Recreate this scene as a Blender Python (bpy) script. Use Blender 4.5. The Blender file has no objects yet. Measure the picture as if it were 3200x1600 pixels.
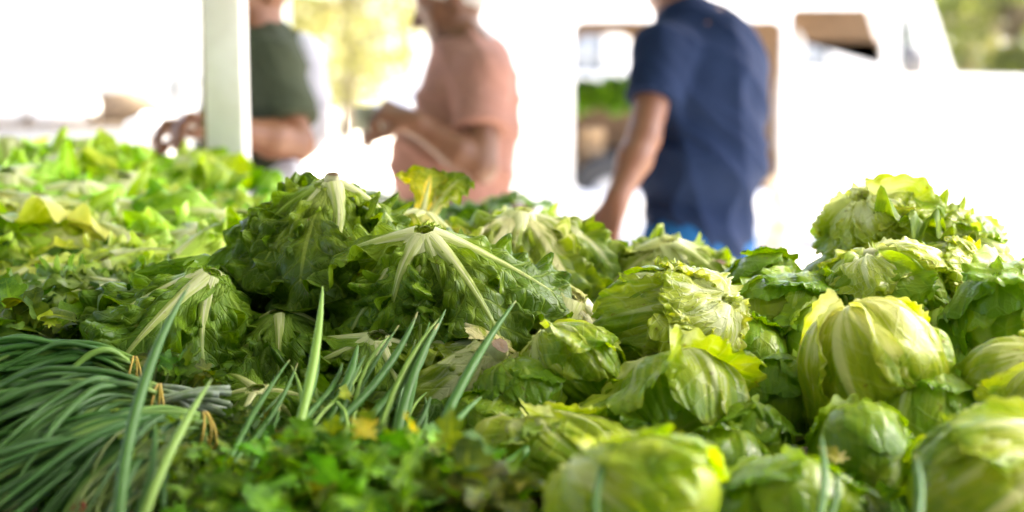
import bpy, math, random
import numpy as np
from mathutils import Vector, Matrix
import openvdb

R_ = math.radians
scene = bpy.context.scene
COL = scene.collection

# ------------------------------------------------------------------ camera
PITCH = R_(7.7)
CAM = np.array([0.0, 0.0, 1.34])
FPX = 3200 * 50.0 / 36.0
cd = bpy.data.cameras.new('camera')
cam = bpy.data.objects.new('camera', cd)
COL.objects.link(cam)
cam.location = CAM
cam.rotation_euler = (R_(90) - PITCH, 0, 0)
cd.lens = 50
cd.sensor_width = 36
cd.clip_start = 0.05
cd.clip_end = 600
cd.dof.use_dof = True
cd.dof.focus_distance = 1.60
cd.dof.aperture_fstop = 2.3
cd.dof.aperture_blades = 0
scene.camera = cam

# ------------------------------------------------------------------ world, sun, exposure
SUN_EL, SUN_AZ = 52.0, 62.0          # azimuth measured clockwise from +Y (away from the camera)
w = bpy.data.worlds.new('World')
scene.world = w
w.use_nodes = True
nt = w.node_tree
sky = nt.nodes.new('ShaderNodeTexSky')
sky.sky_type = 'NISHITA'
sky.sun_disc = False
sky.sun_elevation = R_(SUN_EL)
sky.sun_rotation = R_(SUN_AZ)
sky.dust_density = 5.0
sky.air_density = 0.5
bg = nt.nodes['Background']
bg.inputs['Strength'].default_value = 0.12
nt.links.new(sky.outputs['Color'], bg.inputs['Color'])
sd = bpy.data.lights.new('sun', 'SUN')
sd.energy = 4.0
sd.angle = R_(0.5)
sd.color = (1.0, 0.93, 0.80)
sun = bpy.data.objects.new('sun', sd)
COL.objects.link(sun)
sdir = Vector((math.sin(R_(SUN_AZ)) * math.cos(R_(SUN_EL)), math.cos(R_(SUN_AZ)) * math.cos(R_(SUN_EL)), math.sin(R_(SUN_EL))))
sun.rotation_euler = sdir.to_track_quat('Z', 'Y').to_euler()
sun.location = (8, -6, 12)
scene.view_settings.view_transform = 'Standard'
scene.view_settings.look = 'None'
scene.view_settings.gamma = 1
scene.view_settings.exposure = 3.55
scene.view_settings.use_curve_mapping = False
scene.render.engine = 'CYCLES'
scene.cycles.use_denoising = True
scene.cycles.max_bounces = 9
scene.cycles.diffuse_bounces = 5
scene.cycles.glossy_bounces = 3
scene.cycles.transmission_bounces = 6
scene.cycles.transparent_max_bounces = 8
scene.cycles.sample_clamp_indirect = 6.0
scene.cycles.caustics_reflective = False
scene.cycles.caustics_refractive = False

# ------------------------------------------------------------------ helpers
cp, sp = math.cos(PITCH), math.sin(PITCH)


def at(px, py, d):
    """point of the place seen at photo pixel (px,py), d metres along the view axis"""
    x = (px - 1600) / FPX * d
    y = (800 - py) / FPX * d
    return np.array([CAM[0] + x, CAM[1] + d * cp + y * sp, CAM[2] - d * sp + y * cp])


def tag(o, label=None, cat=None, group=None, kind=None):
    if label: o['label'] = label
    if cat: o['category'] = cat
    if group: o['group'] = group
    if kind: o['kind'] = kind
    return o


def empty(name, loc, label=None, cat=None, group=None):
    o = bpy.data.objects.new(name, None)
    o.empty_display_size = 0.05
    COL.objects.link(o)
    o.location = Vector([float(c) for c in loc])
    return tag(o, label, cat, group)


def mesh_raw(name, V, F, uv=None, smooth=True):
    """V (n,3), F (m,k) int array with k 3 or 4, uv (n,2) per vertex"""
    me = bpy.data.meshes.new(name)
    V = np.ascontiguousarray(V, dtype=np.float32)
    F = np.ascontiguousarray(F, dtype=np.int32)
    n, k = F.shape
    me.vertices.add(len(V))
    me.vertices.foreach_set('co', V.ravel())
    me.loops.add(n * k)
    me.loops.foreach_set('vertex_index', F.ravel())
    me.polygons.add(n)
    me.polygons.foreach_set('loop_start', np.arange(n, dtype=np.int32) * k)
    me.polygons.foreach_set('loop_total', np.full(n, k, dtype=np.int32))
    if smooth:
        me.polygons.foreach_set('use_smooth', np.ones(n, dtype=bool))
    if uv is not None:
        l = me.uv_layers.new(name='UVMap')
        l.data.foreach_set('uv', np.ascontiguousarray(uv, dtype=np.float32)[F.ravel()].ravel())
    me.update(calc_edges=True)
    return me


def link(name, me, mat=None, parent=None, tint=None):
    o = bpy.data.objects.new(name, me)
    COL.objects.link(o)
    if mat and not me.materials: me.materials.append(mat)
    if parent: o.parent = parent
    if tint is not None: o.color = (tint[0], tint[1], tint[2], 1)
    return o


def grid_faces(nu, nv, wrap=False):
    i = np.arange(nv - 1)[:, None]
    m = nu if wrap else nu - 1
    j = np.arange(m)[None, :]
    a = i * nu + j
    b = i * nu + (j + 1) % nu
    c = (i + 1) * nu + (j + 1) % nu
    d = (i + 1) * nu + j
    return np.stack([a, b, c, d], -1).reshape(-1, 4)


class Noise:
    """smooth pseudo random field from a few sine waves"""
    def __init__(s, rng, n=7, f=1.0, dim=2):
        k = rng.normal(size=(n, dim))
        k /= np.linalg.norm(k, axis=1)[:, None]
        s.k = k * f * rng.uniform(0.5, 1.6, (n, 1))
        s.p = rng.uniform(0, 6.28, n)

    def __call__(s, *c):
        t = 0
        for k, p in zip(s.k, s.p):
            a = p
            for kk, cc in zip(k, c): a = a + kk * cc
            t = t + np.sin(a)
        return t / math.sqrt(len(s.p)) * 1.2


def sm(a, b, x):
    t = np.clip((x - a) / (b - a), 0, 1)
    return t * t * (3 - 2 * t)


def rot_to(v, spin=0.0):
    """3x3 numpy matrix taking +Z to v"""
    q = Vector([float(c) for c in v]).to_track_quat('Z', 'Y')
    m = q.to_matrix() @ Matrix.Rotation(spin, 3, 'Z')
    return np.array(m)


def tube_mesh(name, pts, rad, ns=8, flat=1.0, cap=True):
    """round tube along pts with radius per point"""
    P = np.array(pts, float)
    n = len(P)
    rad = np.broadcast_to(np.array(rad, float), (n,))
    T = np.gradient(P, axis=0)
    T /= np.linalg.norm(T, axis=1)[:, None] + 1e-9
    ref = np.array([0, 0, 1.0]) if abs(T[0, 2]) < 0.9 else np.array([1.0, 0, 0])
    S = np.cross(T, ref); S /= np.linalg.norm(S, axis=1)[:, None] + 1e-9
    B = np.cross(S, T)
    a = np.linspace(0, 2 * math.pi, ns, endpoint=False)
    V = P[:, None, :] + rad[:, None, None] * (np.cos(a)[None, :, None] * S[:, None, :] + flat * np.sin(a)[None, :, None] * B[:, None, :])
    uv = np.stack([np.broadcast_to(a / 6.2832, (n, ns)), np.broadcast_to(np.linspace(0, 1, n)[:, None], (n, ns))], -1)
    V = V.reshape(-1, 3); uv = uv.reshape(-1, 2)
    F = grid_faces(ns, n, True)
    if cap:
        extra = []
        V = np.vstack([V, P[0], P[-1]]); uv = np.vstack([uv, [0.5, 0], [0.5, 1]])
        c0, c1 = n * ns, n * ns + 1
        for j in range(ns):
            j2 = (j + 1) % ns
            extra.append((j2, j, c0, c0)); extra.append(((n - 1) * ns + j, (n - 1) * ns + j2, c1, c1))
        tri = np.array(extra)[:, :3]
        # split quads into triangles so that one array holds all faces
        F3 = np.vstack([F[:, [0, 1, 2]], F[:, [0, 2, 3]], tri])
        return mesh_raw(name, V, F3, uv)
    return mesh_raw(name, V, F, uv)


BOXF = np.array([(0, 3, 2, 1), (4, 5, 6, 7), (0, 1, 5, 4), (1, 2, 6, 5), (2, 3, 7, 6), (3, 0, 4, 7)])


def boxes_mesh(name, boxes):
    """boxes: (x0,x1,y0,y1,z0,z1) joined in one mesh"""
    V, F = [], []
    for b in boxes:
        x0, x1, y0, y1, z0, z1 = b
        o = len(V)
        V += [(x0, y0, z0), (x1, y0, z0), (x1, y1, z0), (x0, y1, z0), (x0, y0, z1), (x1, y0, z1), (x1, y1, z1), (x0, y1, z1)]
        F += [tuple(i + o for i in f) for f in BOXF]
    return mesh_raw(name, np.array(V, float), np.array(F), smooth=False)


def bevel(o, wdt=0.004, seg=2):
    m = o.modifiers.new('bevel', 'BEVEL'); m.width = wdt; m.segments = seg; m.limit_method = 'ANGLE'
    return o


# ------------------------------------------------------------------ materials
class NB:
    def __init__(s, name):
        s.m = bpy.data.materials.new(name); s.m.use_nodes = True
        s.t = s.m.node_tree; s.t.nodes.clear()
        s.out = s.n('ShaderNodeOutputMaterial')

    def n(s, ty, **kw):
        nd = s.t.nodes.new(ty)
        for k, v in kw.items(): setattr(nd, k, v)
        return nd

    def l(s, a, b): s.t.links.new(a, b)

    def put(s, sock, v):
        if isinstance(v, bpy.types.NodeSocket): s.l(v, sock)
        else:
            if sock.type == 'RGBA' and len(v) == 3: v = (*v, 1)
            sock.default_value = v

    def math(s, op, a, b=0.0, c=0.0, clamp=False):
        nd = s.n('ShaderNodeMath', operation=op, use_clamp=clamp)
        s.put(nd.inputs[0], a); s.put(nd.inputs[1], b); s.put(nd.inputs[2], c)
        return nd.outputs[0]

    def mix(s, f, a, b, blend='MIX'):
        nd = s.n('ShaderNodeMix', data_type='RGBA', blend_type=blend)
        s.put(nd.inputs[0], f); s.put(nd.inputs[6], a); s.put(nd.inputs[7], b)
        return nd.outputs[2]

    def smooth(s, x, a, b):
        nd = s.n('ShaderNodeMapRange', interpolation_type='SMOOTHSTEP')
        s.put(nd.inputs[0], x); s.put(nd.inputs[1], a); s.put(nd.inputs[2], b)
        return nd.outputs[0]

    def noise(s, vec, scale, detail=3.0, rough=0.5, dist=0.0, w=None):
        nd = s.n('ShaderNodeTexNoise')
        if w is not None:
            nd.noise_dimensions = '4D'; s.put(nd.inputs['W'], w)
        if vec is not None: s.l(vec, nd.inputs['Vector'])
        s.put(nd.inputs['Scale'], scale); s.put(nd.inputs['Detail'], detail); s.put(nd.inputs['Roughness'], rough); s.put(nd.inputs['Distortion'], dist)
        return nd.outputs[0]

    def xyz(s, x, y, z=0.0):
        nd = s.n('ShaderNodeCombineXYZ')
        s.put(nd.inputs[0], x); s.put(nd.inputs[1], y); s.put(nd.inputs[2], z)
        return nd.outputs[0]

    def obj(s): return s.n('ShaderNodeTexCoord').outputs['Object']

    def bump(s, h, strength=0.3, dist=0.002):
        nd = s.n('ShaderNodeBump')
        s.put(nd.inputs['Strength'], strength); s.put(nd.inputs['Distance'], dist); s.l(h, nd.inputs['Height'])
        return nd.outputs[0]

    def pbr(s, col, rough=0.5, nrm=None, **kw):
        nd = s.n('ShaderNodeBsdfPrincipled')
        s.put(nd.inputs['Base Color'], col); s.put(nd.inputs['Roughness'], rough)
        for k, v in kw.items(): s.put(nd.inputs[k.replace('_', ' ')], v)
        if nrm is not None: s.l(nrm, nd.inputs['Normal'])
        return nd.outputs[0]

    def done(s, sh):
        s.l(sh, s.out.inputs['Surface']); return s.m


def leaf_mat(name, pale, mid, deep, vein, v0=0.05, v1=0.8, streak=(16, 2.2), net=(12, 7), rib=0.06, rough=0.36,
             trans=0.35, veinmix=0.45, bump=0.35, side=0.0, spots=0.5, edge=None, bdist=0.0025, streakamp=1.5, blotch=1.2, coat=0.0, spec=0.33):
    b = NB(name)
    uvn = b.n('ShaderNodeUVMap'); uvn.uv_map = 'UVMap'
    sx = b.n('ShaderNodeSeparateXYZ'); b.l(uvn.outputs[0], sx.inputs[0])
    u, v = sx.outputs[0], sx.outputs[1]
    oi = b.n('ShaderNodeObjectInfo')
    rnd = b.math('MULTIPLY', oi.outputs['Random'], 40.0)
    ob = b.obj()
    n1 = b.noise(b.xyz(b.math('MULTIPLY', u, streak[0]), b.math('MULTIPLY', v, streak[1]), rnd), 1.0, 4.0, 0.55, 0.6)
    n2 = b.noise(ob, 28.0, 3.0, 0.55, w=rnd)
    nbl = b.noise(b.xyz(b.math('MULTIPLY', u, 3.2), b.math('MULTIPLY', v, 1.6), b.math('ADD', rnd, 9.0)), 1.0, 2.0, 0.5, 0.8)
    n3 = b.noise(ob, 170.0, 2.0, 0.5, w=rnd)
    f = b.math('DIVIDE', b.math('SUBTRACT', v, v0), v1 - v0)
    f = b.math('ADD', f, b.math('MULTIPLY', b.math('SUBTRACT', n1, 0.5), streakamp))
    f = b.math('ADD', f, b.math('MULTIPLY', b.math('SUBTRACT', nbl, 0.5), blotch))
    f = b.math('ADD', f, b.math('MULTIPLY', b.math('SUBTRACT', n2, 0.5), 0.8), clamp=True)
    c = b.mix(b.smooth(f, 0.0, 0.45), pale, mid)
    c = b.mix(b.smooth(f, 0.4, 1.0), c, deep)
    # vein network
    vo = b.n('ShaderNodeTexVoronoi', feature='DISTANCE_TO_EDGE')
    nd = b.math('MULTIPLY', b.math('SUBTRACT', n2, 0.5), 1.6)
    b.l(b.xyz(b.math('ADD', b.math('MULTIPLY', u, net[0]), nd), b.math('MULTIPLY', v, net[1]), rnd), vo.inputs['Vector'])
    vo.inputs['Scale'].default_value = 1.0
    vm = b.math('SUBTRACT', 1.0, b.smooth(vo.outputs['Distance'], 0.0, 0.10))
    du = b.math('ABSOLUTE', b.math('SUBTRACT', u, 0.5))
    if side:
        ph = b.math('SUBTRACT', b.math('MULTIPLY', v, side), b.math('MULTIPLY', du, side * 0.55))
        ph = b.math('ADD', ph, b.math('MULTIPLY', b.math('SUBTRACT', n2, 0.5), 0.9))
        fr = b.math('ABSOLUTE', b.math('SUBTRACT', b.math('FRACT', ph), 0.5))
        sv = b.math('SUBTRACT', 1.0, b.smooth(fr, 0.0, 0.13))
        vm = b.math('MAXIMUM', b.math('MULTIPLY', vm, 0.45), sv)
    rw = b.math('ADD', b.math('MULTIPLY', b.math('SUBTRACT', 1.0, v), rib), 0.006)
    rm = b.math('SUBTRACT', 1.0, b.smooth(b.math('DIVIDE', du, rw), 0.45, 1.15))
    rm = b.math('MULTIPLY', rm, b.math('SUBTRACT', 1.0, b.smooth(v, 0.45, 0.98)))
    c = b.mix(b.math('MULTIPLY', vm, veinmix), c, vein)
    c = b.mix(rm, c, pale)
    if edge:
        e = b.math('MAXIMUM', b.smooth(du, 0.40, 0.5), b.smooth(v, 0.9, 1.0))
        c = b.mix(b.math('MULTIPLY', e, b.smooth(n2, 0.35, 0.65)), c, edge)
    if spots:
        sn = b.noise(ob, 95.0, 2.0, 0.6, w=rnd)
        c = b.mix(b.math('MULTIPLY', b.smooth(sn, 0.66, 0.72), spots), c, (0.20, 0.12, 0.03))
    c = b.mix(1.0, c, oi.outputs['Color'], 'MULTIPLY')
    hgt = b.math('ADD', b.math('MULTIPLY', vm, 0.55), b.math('ADD', b.math('MULTIPLY', n2, 1.1), b.math('MULTIPLY', n3, 0.35)))
    hgt = b.math('ADD', hgt, b.math('MULTIPLY', n1, 0.6))
    nr = b.bump(hgt, bump, bdist)
    rg = b.math('ADD', rough - 0.1, b.math('MULTIPLY', n2, 0.2))
    s1 = b.pbr(c, rg, nr, Specular_IOR_Level=spec, Coat_Weight=coat, Coat_Roughness=0.16)
    tr = b.n('ShaderNodeBsdfTranslucent')
    hs = b.n('ShaderNodeHueSaturation'); hs.inputs['Saturation'].default_value = 1.12; hs.inputs['Value'].default_value = 1.15
    b.l(c, hs.inputs['Color']); b.l(hs.outputs[0], tr.inputs['Color']); b.l(nr, tr.inputs['Normal'])
    mx = b.n('ShaderNodeMixShader'); mx.inputs[0].default_value = trans
    b.l(s1, mx.inputs[1]); b.l(tr.outputs[0], mx.inputs[2])
    return b.done(mx.outputs[0])


def plain_mat(name, col, rough=0.5, var=0.25, scale=20.0, bump=0.2, bdist=0.002, trans=0.0, col2=None, **kw):
    b = NB(name)
    ob = b.obj()
    n = b.noise(ob, scale, 4.0, 0.6)
    n2 = b.noise(ob, scale * 6, 3.0, 0.6)
    c2 = col2 or tuple(x * (1 - var) for x in col)
    c = b.mix(b.smooth(n, 0.3, 0.7), c2, col)
    nr = b.bump(b.math('ADD', n, b.math('MULTIPLY', n2, 0.5)), bump, bdist)
    s = b.pbr(c, rough, nr, **kw)
    if trans:
        tr = b.n('ShaderNodeBsdfTranslucent'); b.l(c, tr.inputs['Color'])
        mx = b.n('ShaderNodeMixShader'); mx.inputs[0].default_value = trans
        b.l(s, mx.inputs[1]); b.l(tr.outputs[0], mx.inputs[2]); s = mx.outputs[0]
    return b.done(s)


def cloth_mat(name, col, weave=900.0):
    b = NB(name)
    ob = b.obj()
    n = b.noise(ob, 9.0, 4.0, 0.6)
    n2 = b.noise(ob, weave, 2.0, 0.5)
    c = b.mix(b.smooth(n, 0.25, 0.75), tuple(x * 0.86 for x in col), col)
    nr = b.bump(b.math('ADD', b.math('MULTIPLY', n, 2.0), b.math('MULTIPLY', n2, 0.3)), 0.4, 0.004)
    return b.done(b.pbr(c, 0.85, nr, Specular_IOR_Level=0.08))


M = {}
M['ice'] = leaf_mat('iceberg_leaf', (0.68, 0.72, 0.34), (0.42, 0.51, 0.035), (0.22, 0.36, 0.010), (0.62, 0.68, 0.26), side=5.0, net=(12, 9),
                    v0=0.02, v1=0.95, streak=(26, 1.3), rib=0.09, trans=0.46, veinmix=0.20, edge=(0.41, 0.46, 0.06), rough=0.25, bump=0.35, streakamp=1.2, blotch=1.9, coat=0.1)
M['ice_green'] = leaf_mat('iceberg_outer_leaf', (0.46, 0.55, 0.10), (0.30, 0.42, 0.016), (0.17, 0.31, 0.008), (0.38, 0.50, 0.07), side=5.0, net=(12, 9),
                          v0=-0.05, v1=0.9, streak=(26, 1.3), rib=0.07, trans=0.42, veinmix=0.13, rough=0.25, bump=0.35, streakamp=0.8, blotch=1.2, coat=0.1)
M['ice_pale'] = leaf_mat('iceberg_inner_leaf', (0.78, 0.80, 0.50), (0.52, 0.57, 0.10), (0.34, 0.42, 0.02), (0.72, 0.75, 0.36),
                         v0=0.1, v1=0.9, streak=(24, 1.4), rib=0.10, trans=0.36, veinmix=0.2, rough=0.22, edge=(0.44, 0.45, 0.03), bump=0.5, coat=0.2)
M['endive'] = leaf_mat('escarole_leaf', (0.46, 0.57, 0.10), (0.24, 0.355, 0.018), (0.10, 0.19, 0.008), (0.33, 0.44, 0.05),
                       v0=-0.15, v1=0.7, streak=(9, 4), net=(16, 14), rib=0.05, trans=0.32, veinmix=0.4, side=7.0, bump=0.6, bdist=0.005, rough=0.36, spec=0.3, blotch=.9)
M['endive_light'] = leaf_mat('escarole_light_leaf', (0.64, 0.66, 0.34), (0.30, 0.40, 0.03), (0.13, 0.23, 0.008), (0.40, 0.48, 0.09),
                             v0=0.05, v1=0.85, streak=(12, 2.5), net=(16, 14), rib=0.16, trans=0.38, veinmix=0.4, side=7.0, spots=0.2, bump=0.5, bdist=0.003)
M['rib'] = leaf_mat('leaf_midrib', (0.76, 0.77, 0.40), (0.58, 0.65, 0.17), (0.28, 0.40, 0.04), (0.62, 0.66, 0.36),
                    v0=-0.1, v1=0.95, streak=(9, 1.2), net=(9, 1.5), rib=0.12, trans=0.25, veinmix=0.25, rough=0.32, spots=0.25)
M['bglet'] = leaf_mat('loose_leaf_lettuce', (0.66, 0.68, 0.24), (0.38, 0.46, 0.02), (0.15, 0.29, 0.007), (0.52, 0.57, 0.11),
                      v0=0.25, v1=1.0, streak=(6, 3), net=(8, 7), rib=0.14, trans=0.40, veinmix=0.3, side=5.0, spots=0, blotch=2.0)
M['herb'] = leaf_mat('herb_leaf', (0.22, 0.33, 0.02), (0.125, 0.215, 0.008), (0.05, 0.115, 0.004), (0.22, 0.31, 0.03),
                     v0=0.0, v1=0.9, streak=(3, 3), net=(5, 5), rib=0.04, trans=0.38, veinmix=0.35, side=4.0, spots=0.3, rough=0.42)
M['herb_yellow'] = leaf_mat('herb_yellow_leaf', (0.42, 0.43, 0.03), (0.40, 0.38, 0.02), (0.26, 0.30, 0.02), (0.5, 0.48, 0.08),
                            v0=0.0, v1=1.0, streak=(3, 3), net=(5, 5), rib=0.04, trans=0.4, veinmix=0.3, spots=0.3)
M['herb_stem'] = plain_mat('herb_stem', (0.24, 0.34, 0.07), 0.4, 0.4, 30, trans=0.2)
M['butt'] = plain_mat('lettuce_butt', (0.62, 0.62, 0.36), 0.5, 0.3, 60, bump=0.5, col2=(0.50, 0.46, 0.22))
M['butt_cut'] = plain_mat('lettuce_cut_face', (0.20, 0.115, 0.04), 0.6, 0.5, 90, bump=0.6)


def onion_mat(name, c_low, c_mid, c_hi):
    b = NB(name)
    uvn = b.n('ShaderNodeUVMap'); uvn.uv_map = 'UVMap'
    sx = b.n('ShaderNodeSeparateXYZ'); b.l(uvn.outputs[0], sx.inputs[0])
    u, v = sx.outputs[0], sx.outputs[1]
    oi = b.n('ShaderNodeObjectInfo')
    rnd = b.math('MULTIPLY', oi.outputs['Random'], 30.0)
    n = b.noise(b.xyz(b.math('MULTIPLY', u, 26.0), b.math('MULTIPLY', v, 5.0), rnd), 1.0, 3.0, 0.6)
    n2 = b.noise(b.obj(), 40.0, 3.0, 0.6, w=rnd)
    f = b.math('ADD', v, b.math('MULTIPLY', b.math('SUBTRACT', n2, 0.5), 0.35))
    c = b.mix(b.smooth(f, 0.0, 0.22), c_low, c_mid)
    c = b.mix(b.smooth(f, 0.75, 1.05), c, c_hi)
    c = b.mix(b.math('MULTIPLY', b.smooth(n, 0.5, 0.75), 0.35), c, tuple(min(1, x * 1.7) for x in c_mid))
    c = b.mix(b.math('MULTIPLY', b.smooth(f, 0.93, 1.04), 0.7), c, (0.36, 0.30, 0.10))
    c = b.mix(1.0, c, oi.outputs['Color'], 'MULTIPLY')
    nr = b.bump(n, 0.35, 0.0012)
    s1 = b.pbr(c, b.math('ADD', 0.34, b.math('MULTIPLY', n2, 0.3)), nr, Specular_IOR_Level=0.5)
    tr = b.n('ShaderNodeBsdfTranslucent'); b.l(c, tr.inputs['Color'])
    mx = b.n('ShaderNodeMixShader'); mx.inputs[0].default_value = 0.22
    b.l(s1, mx.inputs[1]); b.l(tr.outputs[0], mx.inputs[2])
    return b.done(mx.outputs[0])


M['onion'] = onion_mat('spring_onion_leaf', (0.19, 0.31, 0.04), (0.056, 0.155, 0.020), (0.08, 0.185, 0.032))
M['onion_lime'] = onion_mat('spring_onion_lime_leaf', (0.28, 0.42, 0.06), (0.22, 0.36, 0.06), (0.2, 0.33, 0.07))
M['onion_white'] = plain_mat('spring_onion_white', (0.36, 0.41, 0.34), 0.4, 0.2, 60, trans=0.15, col2=(0.20, 0.28, 0.12))
M['band'] = plain_mat('yellow_band', (0.60, 0.42, 0.06), 0.5, 0.3, 80)
M['red'] = plain_mat('red_tie', (0.35, 0.03, 0.02), 0.5, 0.3, 80)


def wood_mat(name, a, bcol, sc=6.0):
    b = NB(name)
    ob = b.obj()
    mp = b.n('ShaderNodeMapping'); mp.inputs['Scale'].default_value = (1.0, 12.0, 12.0); b.l(ob, mp.inputs[0])
    n = b.noise(mp.outputs[0], sc, 5.0, 0.65, 0.8)
    c = b.mix(b.smooth(n, 0.3, 0.7), a, bcol)
    return b.done(b.pbr(c, 0.7, b.bump(n, 0.4, 0.002)))


M['wood'] = wood_mat('weathered_board', (0.10, 0.065, 0.035), (0.20, 0.14, 0.08))
M['crate'] = wood_mat('crate_wood', (0.32, 0.20, 0.10), (0.48, 0.33, 0.18))
M['white_paint'] = plain_mat('white_painted_steel', (0.80, 0.80, 0.79), 0.4, 0.05, 6, 0.1)
M['pole_paint'] = plain_mat('pole_paint', (0.86, 0.85, 0.83), 0.5, 0.06, 9, 0.15, col2=(0.74, 0.72, 0.67))
M['van_paint'] = plain_mat('van_paint', (0.82, 0.82, 0.81), 0.22, 0.03, 3, 0.03, Coat_Weight=0.5)
M['van_inside'] = plain_mat('van_tan_lining', (0.30, 0.185, 0.10), 0.7, 0.25, 6, 0.2)
M['van_dark'] = plain_mat('van_underside', (0.07, 0.055, 0.045), 0.7, 0.3, 6, 0.2)
M['tyre'] = plain_mat('tyre_rubber', (0.03, 0.03, 0.03), 0.8, 0.3, 20, 0.2)
M['rim'] = plain_mat('wheel_rim', (0.6, 0.6, 0.6), 0.35, 0.15, 8, 0.05, Metallic=0.8)
M['seat'] = plain_mat('seat_cover', (0.62, 0.60, 0.58), 0.8, 0.15, 12, 0.2)


def glass_mat(name, col=(0.85, 0.93, 0.95), fac=0.12):
    b = NB(name)
    n = b.noise(b.obj(), 3.0, 3.0)
    t = b.n('ShaderNodeBsdfTransparent'); t.inputs[0].default_value = (*col, 1)
    g = b.n('ShaderNodeBsdfGlossy'); g.inputs['Roughness'].default_value = 0.05
    fr = b.n('ShaderNodeFresnel'); fr.inputs[0].default_value = 1.45
    mx = b.n('ShaderNodeMixShader')
    b.l(b.math('ADD', b.math('MULTIPLY', fr.outputs[0], 0.8), b.math('MULTIPLY', n, fac * 0.5)), mx.inputs[0])
    b.l(t.outputs[0], mx.inputs[1]); b.l(g.outputs[0], mx.inputs[2])
    return b.done(mx.outputs[0])


M['glass'] = glass_mat('window_glass')


def skin_mat(name, col):
    b = NB(name)
    ob = b.obj()
    n = b.noise(ob, 7.0, 4.0, 0.6)
    n2 = b.noise(ob, 300.0, 2.0)
    c = b.mix(b.smooth(n, 0.3, 0.7), tuple(x * y for x, y in zip(col, (0.88, 0.8, 0.76))), col)
    return b.done(b.pbr(c, 0.5, b.bump(n2, 0.15, 0.001), Subsurface_Weight=0.08, Subsurface_Radius=(0.02, 0.008, 0.004)))


# ------------------------------------------------------------------ ground and far setting
def ground_mat():
    b = NB('pale_concrete')
    ob = b.obj()
    n = b.noise(ob, 0.4, 5.0, 0.6)
    n2 = b.noise(ob, 14.0, 4.0, 0.6)
    c = b.mix(b.smooth(n, 0.3, 0.7), (0.40, 0.37, 0.32), (0.52, 0.49, 0.43))
    c = b.mix(b.math('MULTIPLY', n2, 0.3), c, (0.36, 0.34, 0.31))
    return b.done(b.pbr(c, 0.8, b.bump(n2, 0.3, 0.004)))


g = link('ground', mesh_raw('ground', np.array([(-250, -150, 0), (250, -150, 0), (250, 350, 0), (-250, 350, 0)], float), np.array([(0, 1, 2, 3)])), ground_mat())
tag(g, kind='structure')

# market stall: table frame, sloped display board, flat rear board
def board_z(y):
    return np.where(y < 2.0, 0.80 + (y - 1.0) * 0.24, 1.04)


stall = empty('market_stall', (0, 1.6, 0), 'long wooden market stall table sloping up away from the camera under the heaped greens', 'stall')
def stall_part(name, me, mat):
    o = link(name, me, mat, stall); o.location = (0, -1.6, 0); return o
for k in range(9):                                   # planks of the sloped display
    y0 = 0.62 + k * 0.155; y1 = y0 + 0.149
    x0, x1 = -1.6, 1.6
    z0, z1 = float(board_z(np.array(y0))), float(board_z(np.array(y1)))
    V = np.array([(x0, y0, z0 - .02), (x1, y0, z0 - .02), (x1, y1, z1 - .02), (x0, y1, z1 - .02), (x0, y0, z0), (x1, y0, z0), (x1, y1, z1), (x0, y1, z1)])
    stall_part('plank', mesh_raw('plank', V, BOXF, smooth=False), M['wood'])
for k in range(6):
    y0 = 2.02 + k * 0.155
    stall_part('plank', boxes_mesh('plank', [(-1.6, 0.05, y0, y0 + .149, 1.02, 1.04)]), M['wood'])
for x in (-1.5, 0, 1.5):
    for y, z in ((0.75, 0.71), (1.9, 0.985), (2.85, 1.015)):
        if x > 1 and y > 2: continue
        stall_part('leg', boxes_mesh('leg', [(x - .03, x + .03, y - .03, y + .03, 0, z)]), M['wood'])
stall_part('front_board', boxes_mesh('front_board', [(-1.6, 1.6, 0.585, 0.615, 0.55, 0.74)]), M['wood'])
stall_part('back_board', boxes_mesh('back_board', [(-1.6, 0.05, 2.965, 2.99, 0.90, 1.05)]), M['wood'])

# unseen canopy with posts, edges and dark cloth set to shade the stall
canvas = plain_mat('canopy_canvas', (0.17, 0.20, 0.16), 0.8, 0.06, 3, 0.2, trans=0.05)
can = empty('shade_canopy', (0, 2, 0), 'unseen dark green canvas canopy on square posts placed to shade the vegetable stall', 'canopy')
def can_part(name, me, mat):
    o = link(name, me, mat, can); o.location = (0, -2, 0); return o
CX0, CX1, CY0, CY1 = -5.5, 2.0, -2.2, 4.75
nx, ny = 30, 30
xx, yy = np.meshgrid(np.linspace(CX0, CX1, nx), np.linspace(CY0, CY1, ny))
zz = 2.62 + 0.45 * (1 - np.abs(yy - 1.4) / 3.6) - 0.05 * np.sin((xx - CX0) / (CX1 - CX0) * math.pi * 4) ** 2
can_part('roof_cloth', mesh_raw('roof_cloth', np.stack([xx, yy, zz], -1).reshape(-1, 3), grid_faces(nx, ny)), canvas)
yb, zb = np.meshgrid(np.linspace(-2.2, -2.2, 2), np.linspace(0.3, 2.6, 8))
xs = np.linspace(CX0, CX1, 40)
bx, bz = np.meshgrid(xs, np.linspace(0.25, 2.6, 10))
by = -1.5 + 0.06 * np.sin(bx * 5) * (2.7 - bz) / 2.4
blockcloth = plain_mat('light_block_cloth', (0.06, 0.075, 0.06), 0.85, 0.1, 3, 0.2)  # near black so the added sheets return little light
can_part('back_light_block', mesh_raw('back_light_block', np.stack([bx, by, bz], -1).reshape(-1, 3), grid_faces(40, 10)), blockcloth)  # unseen sheet added behind the camera to block frontal light
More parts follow.
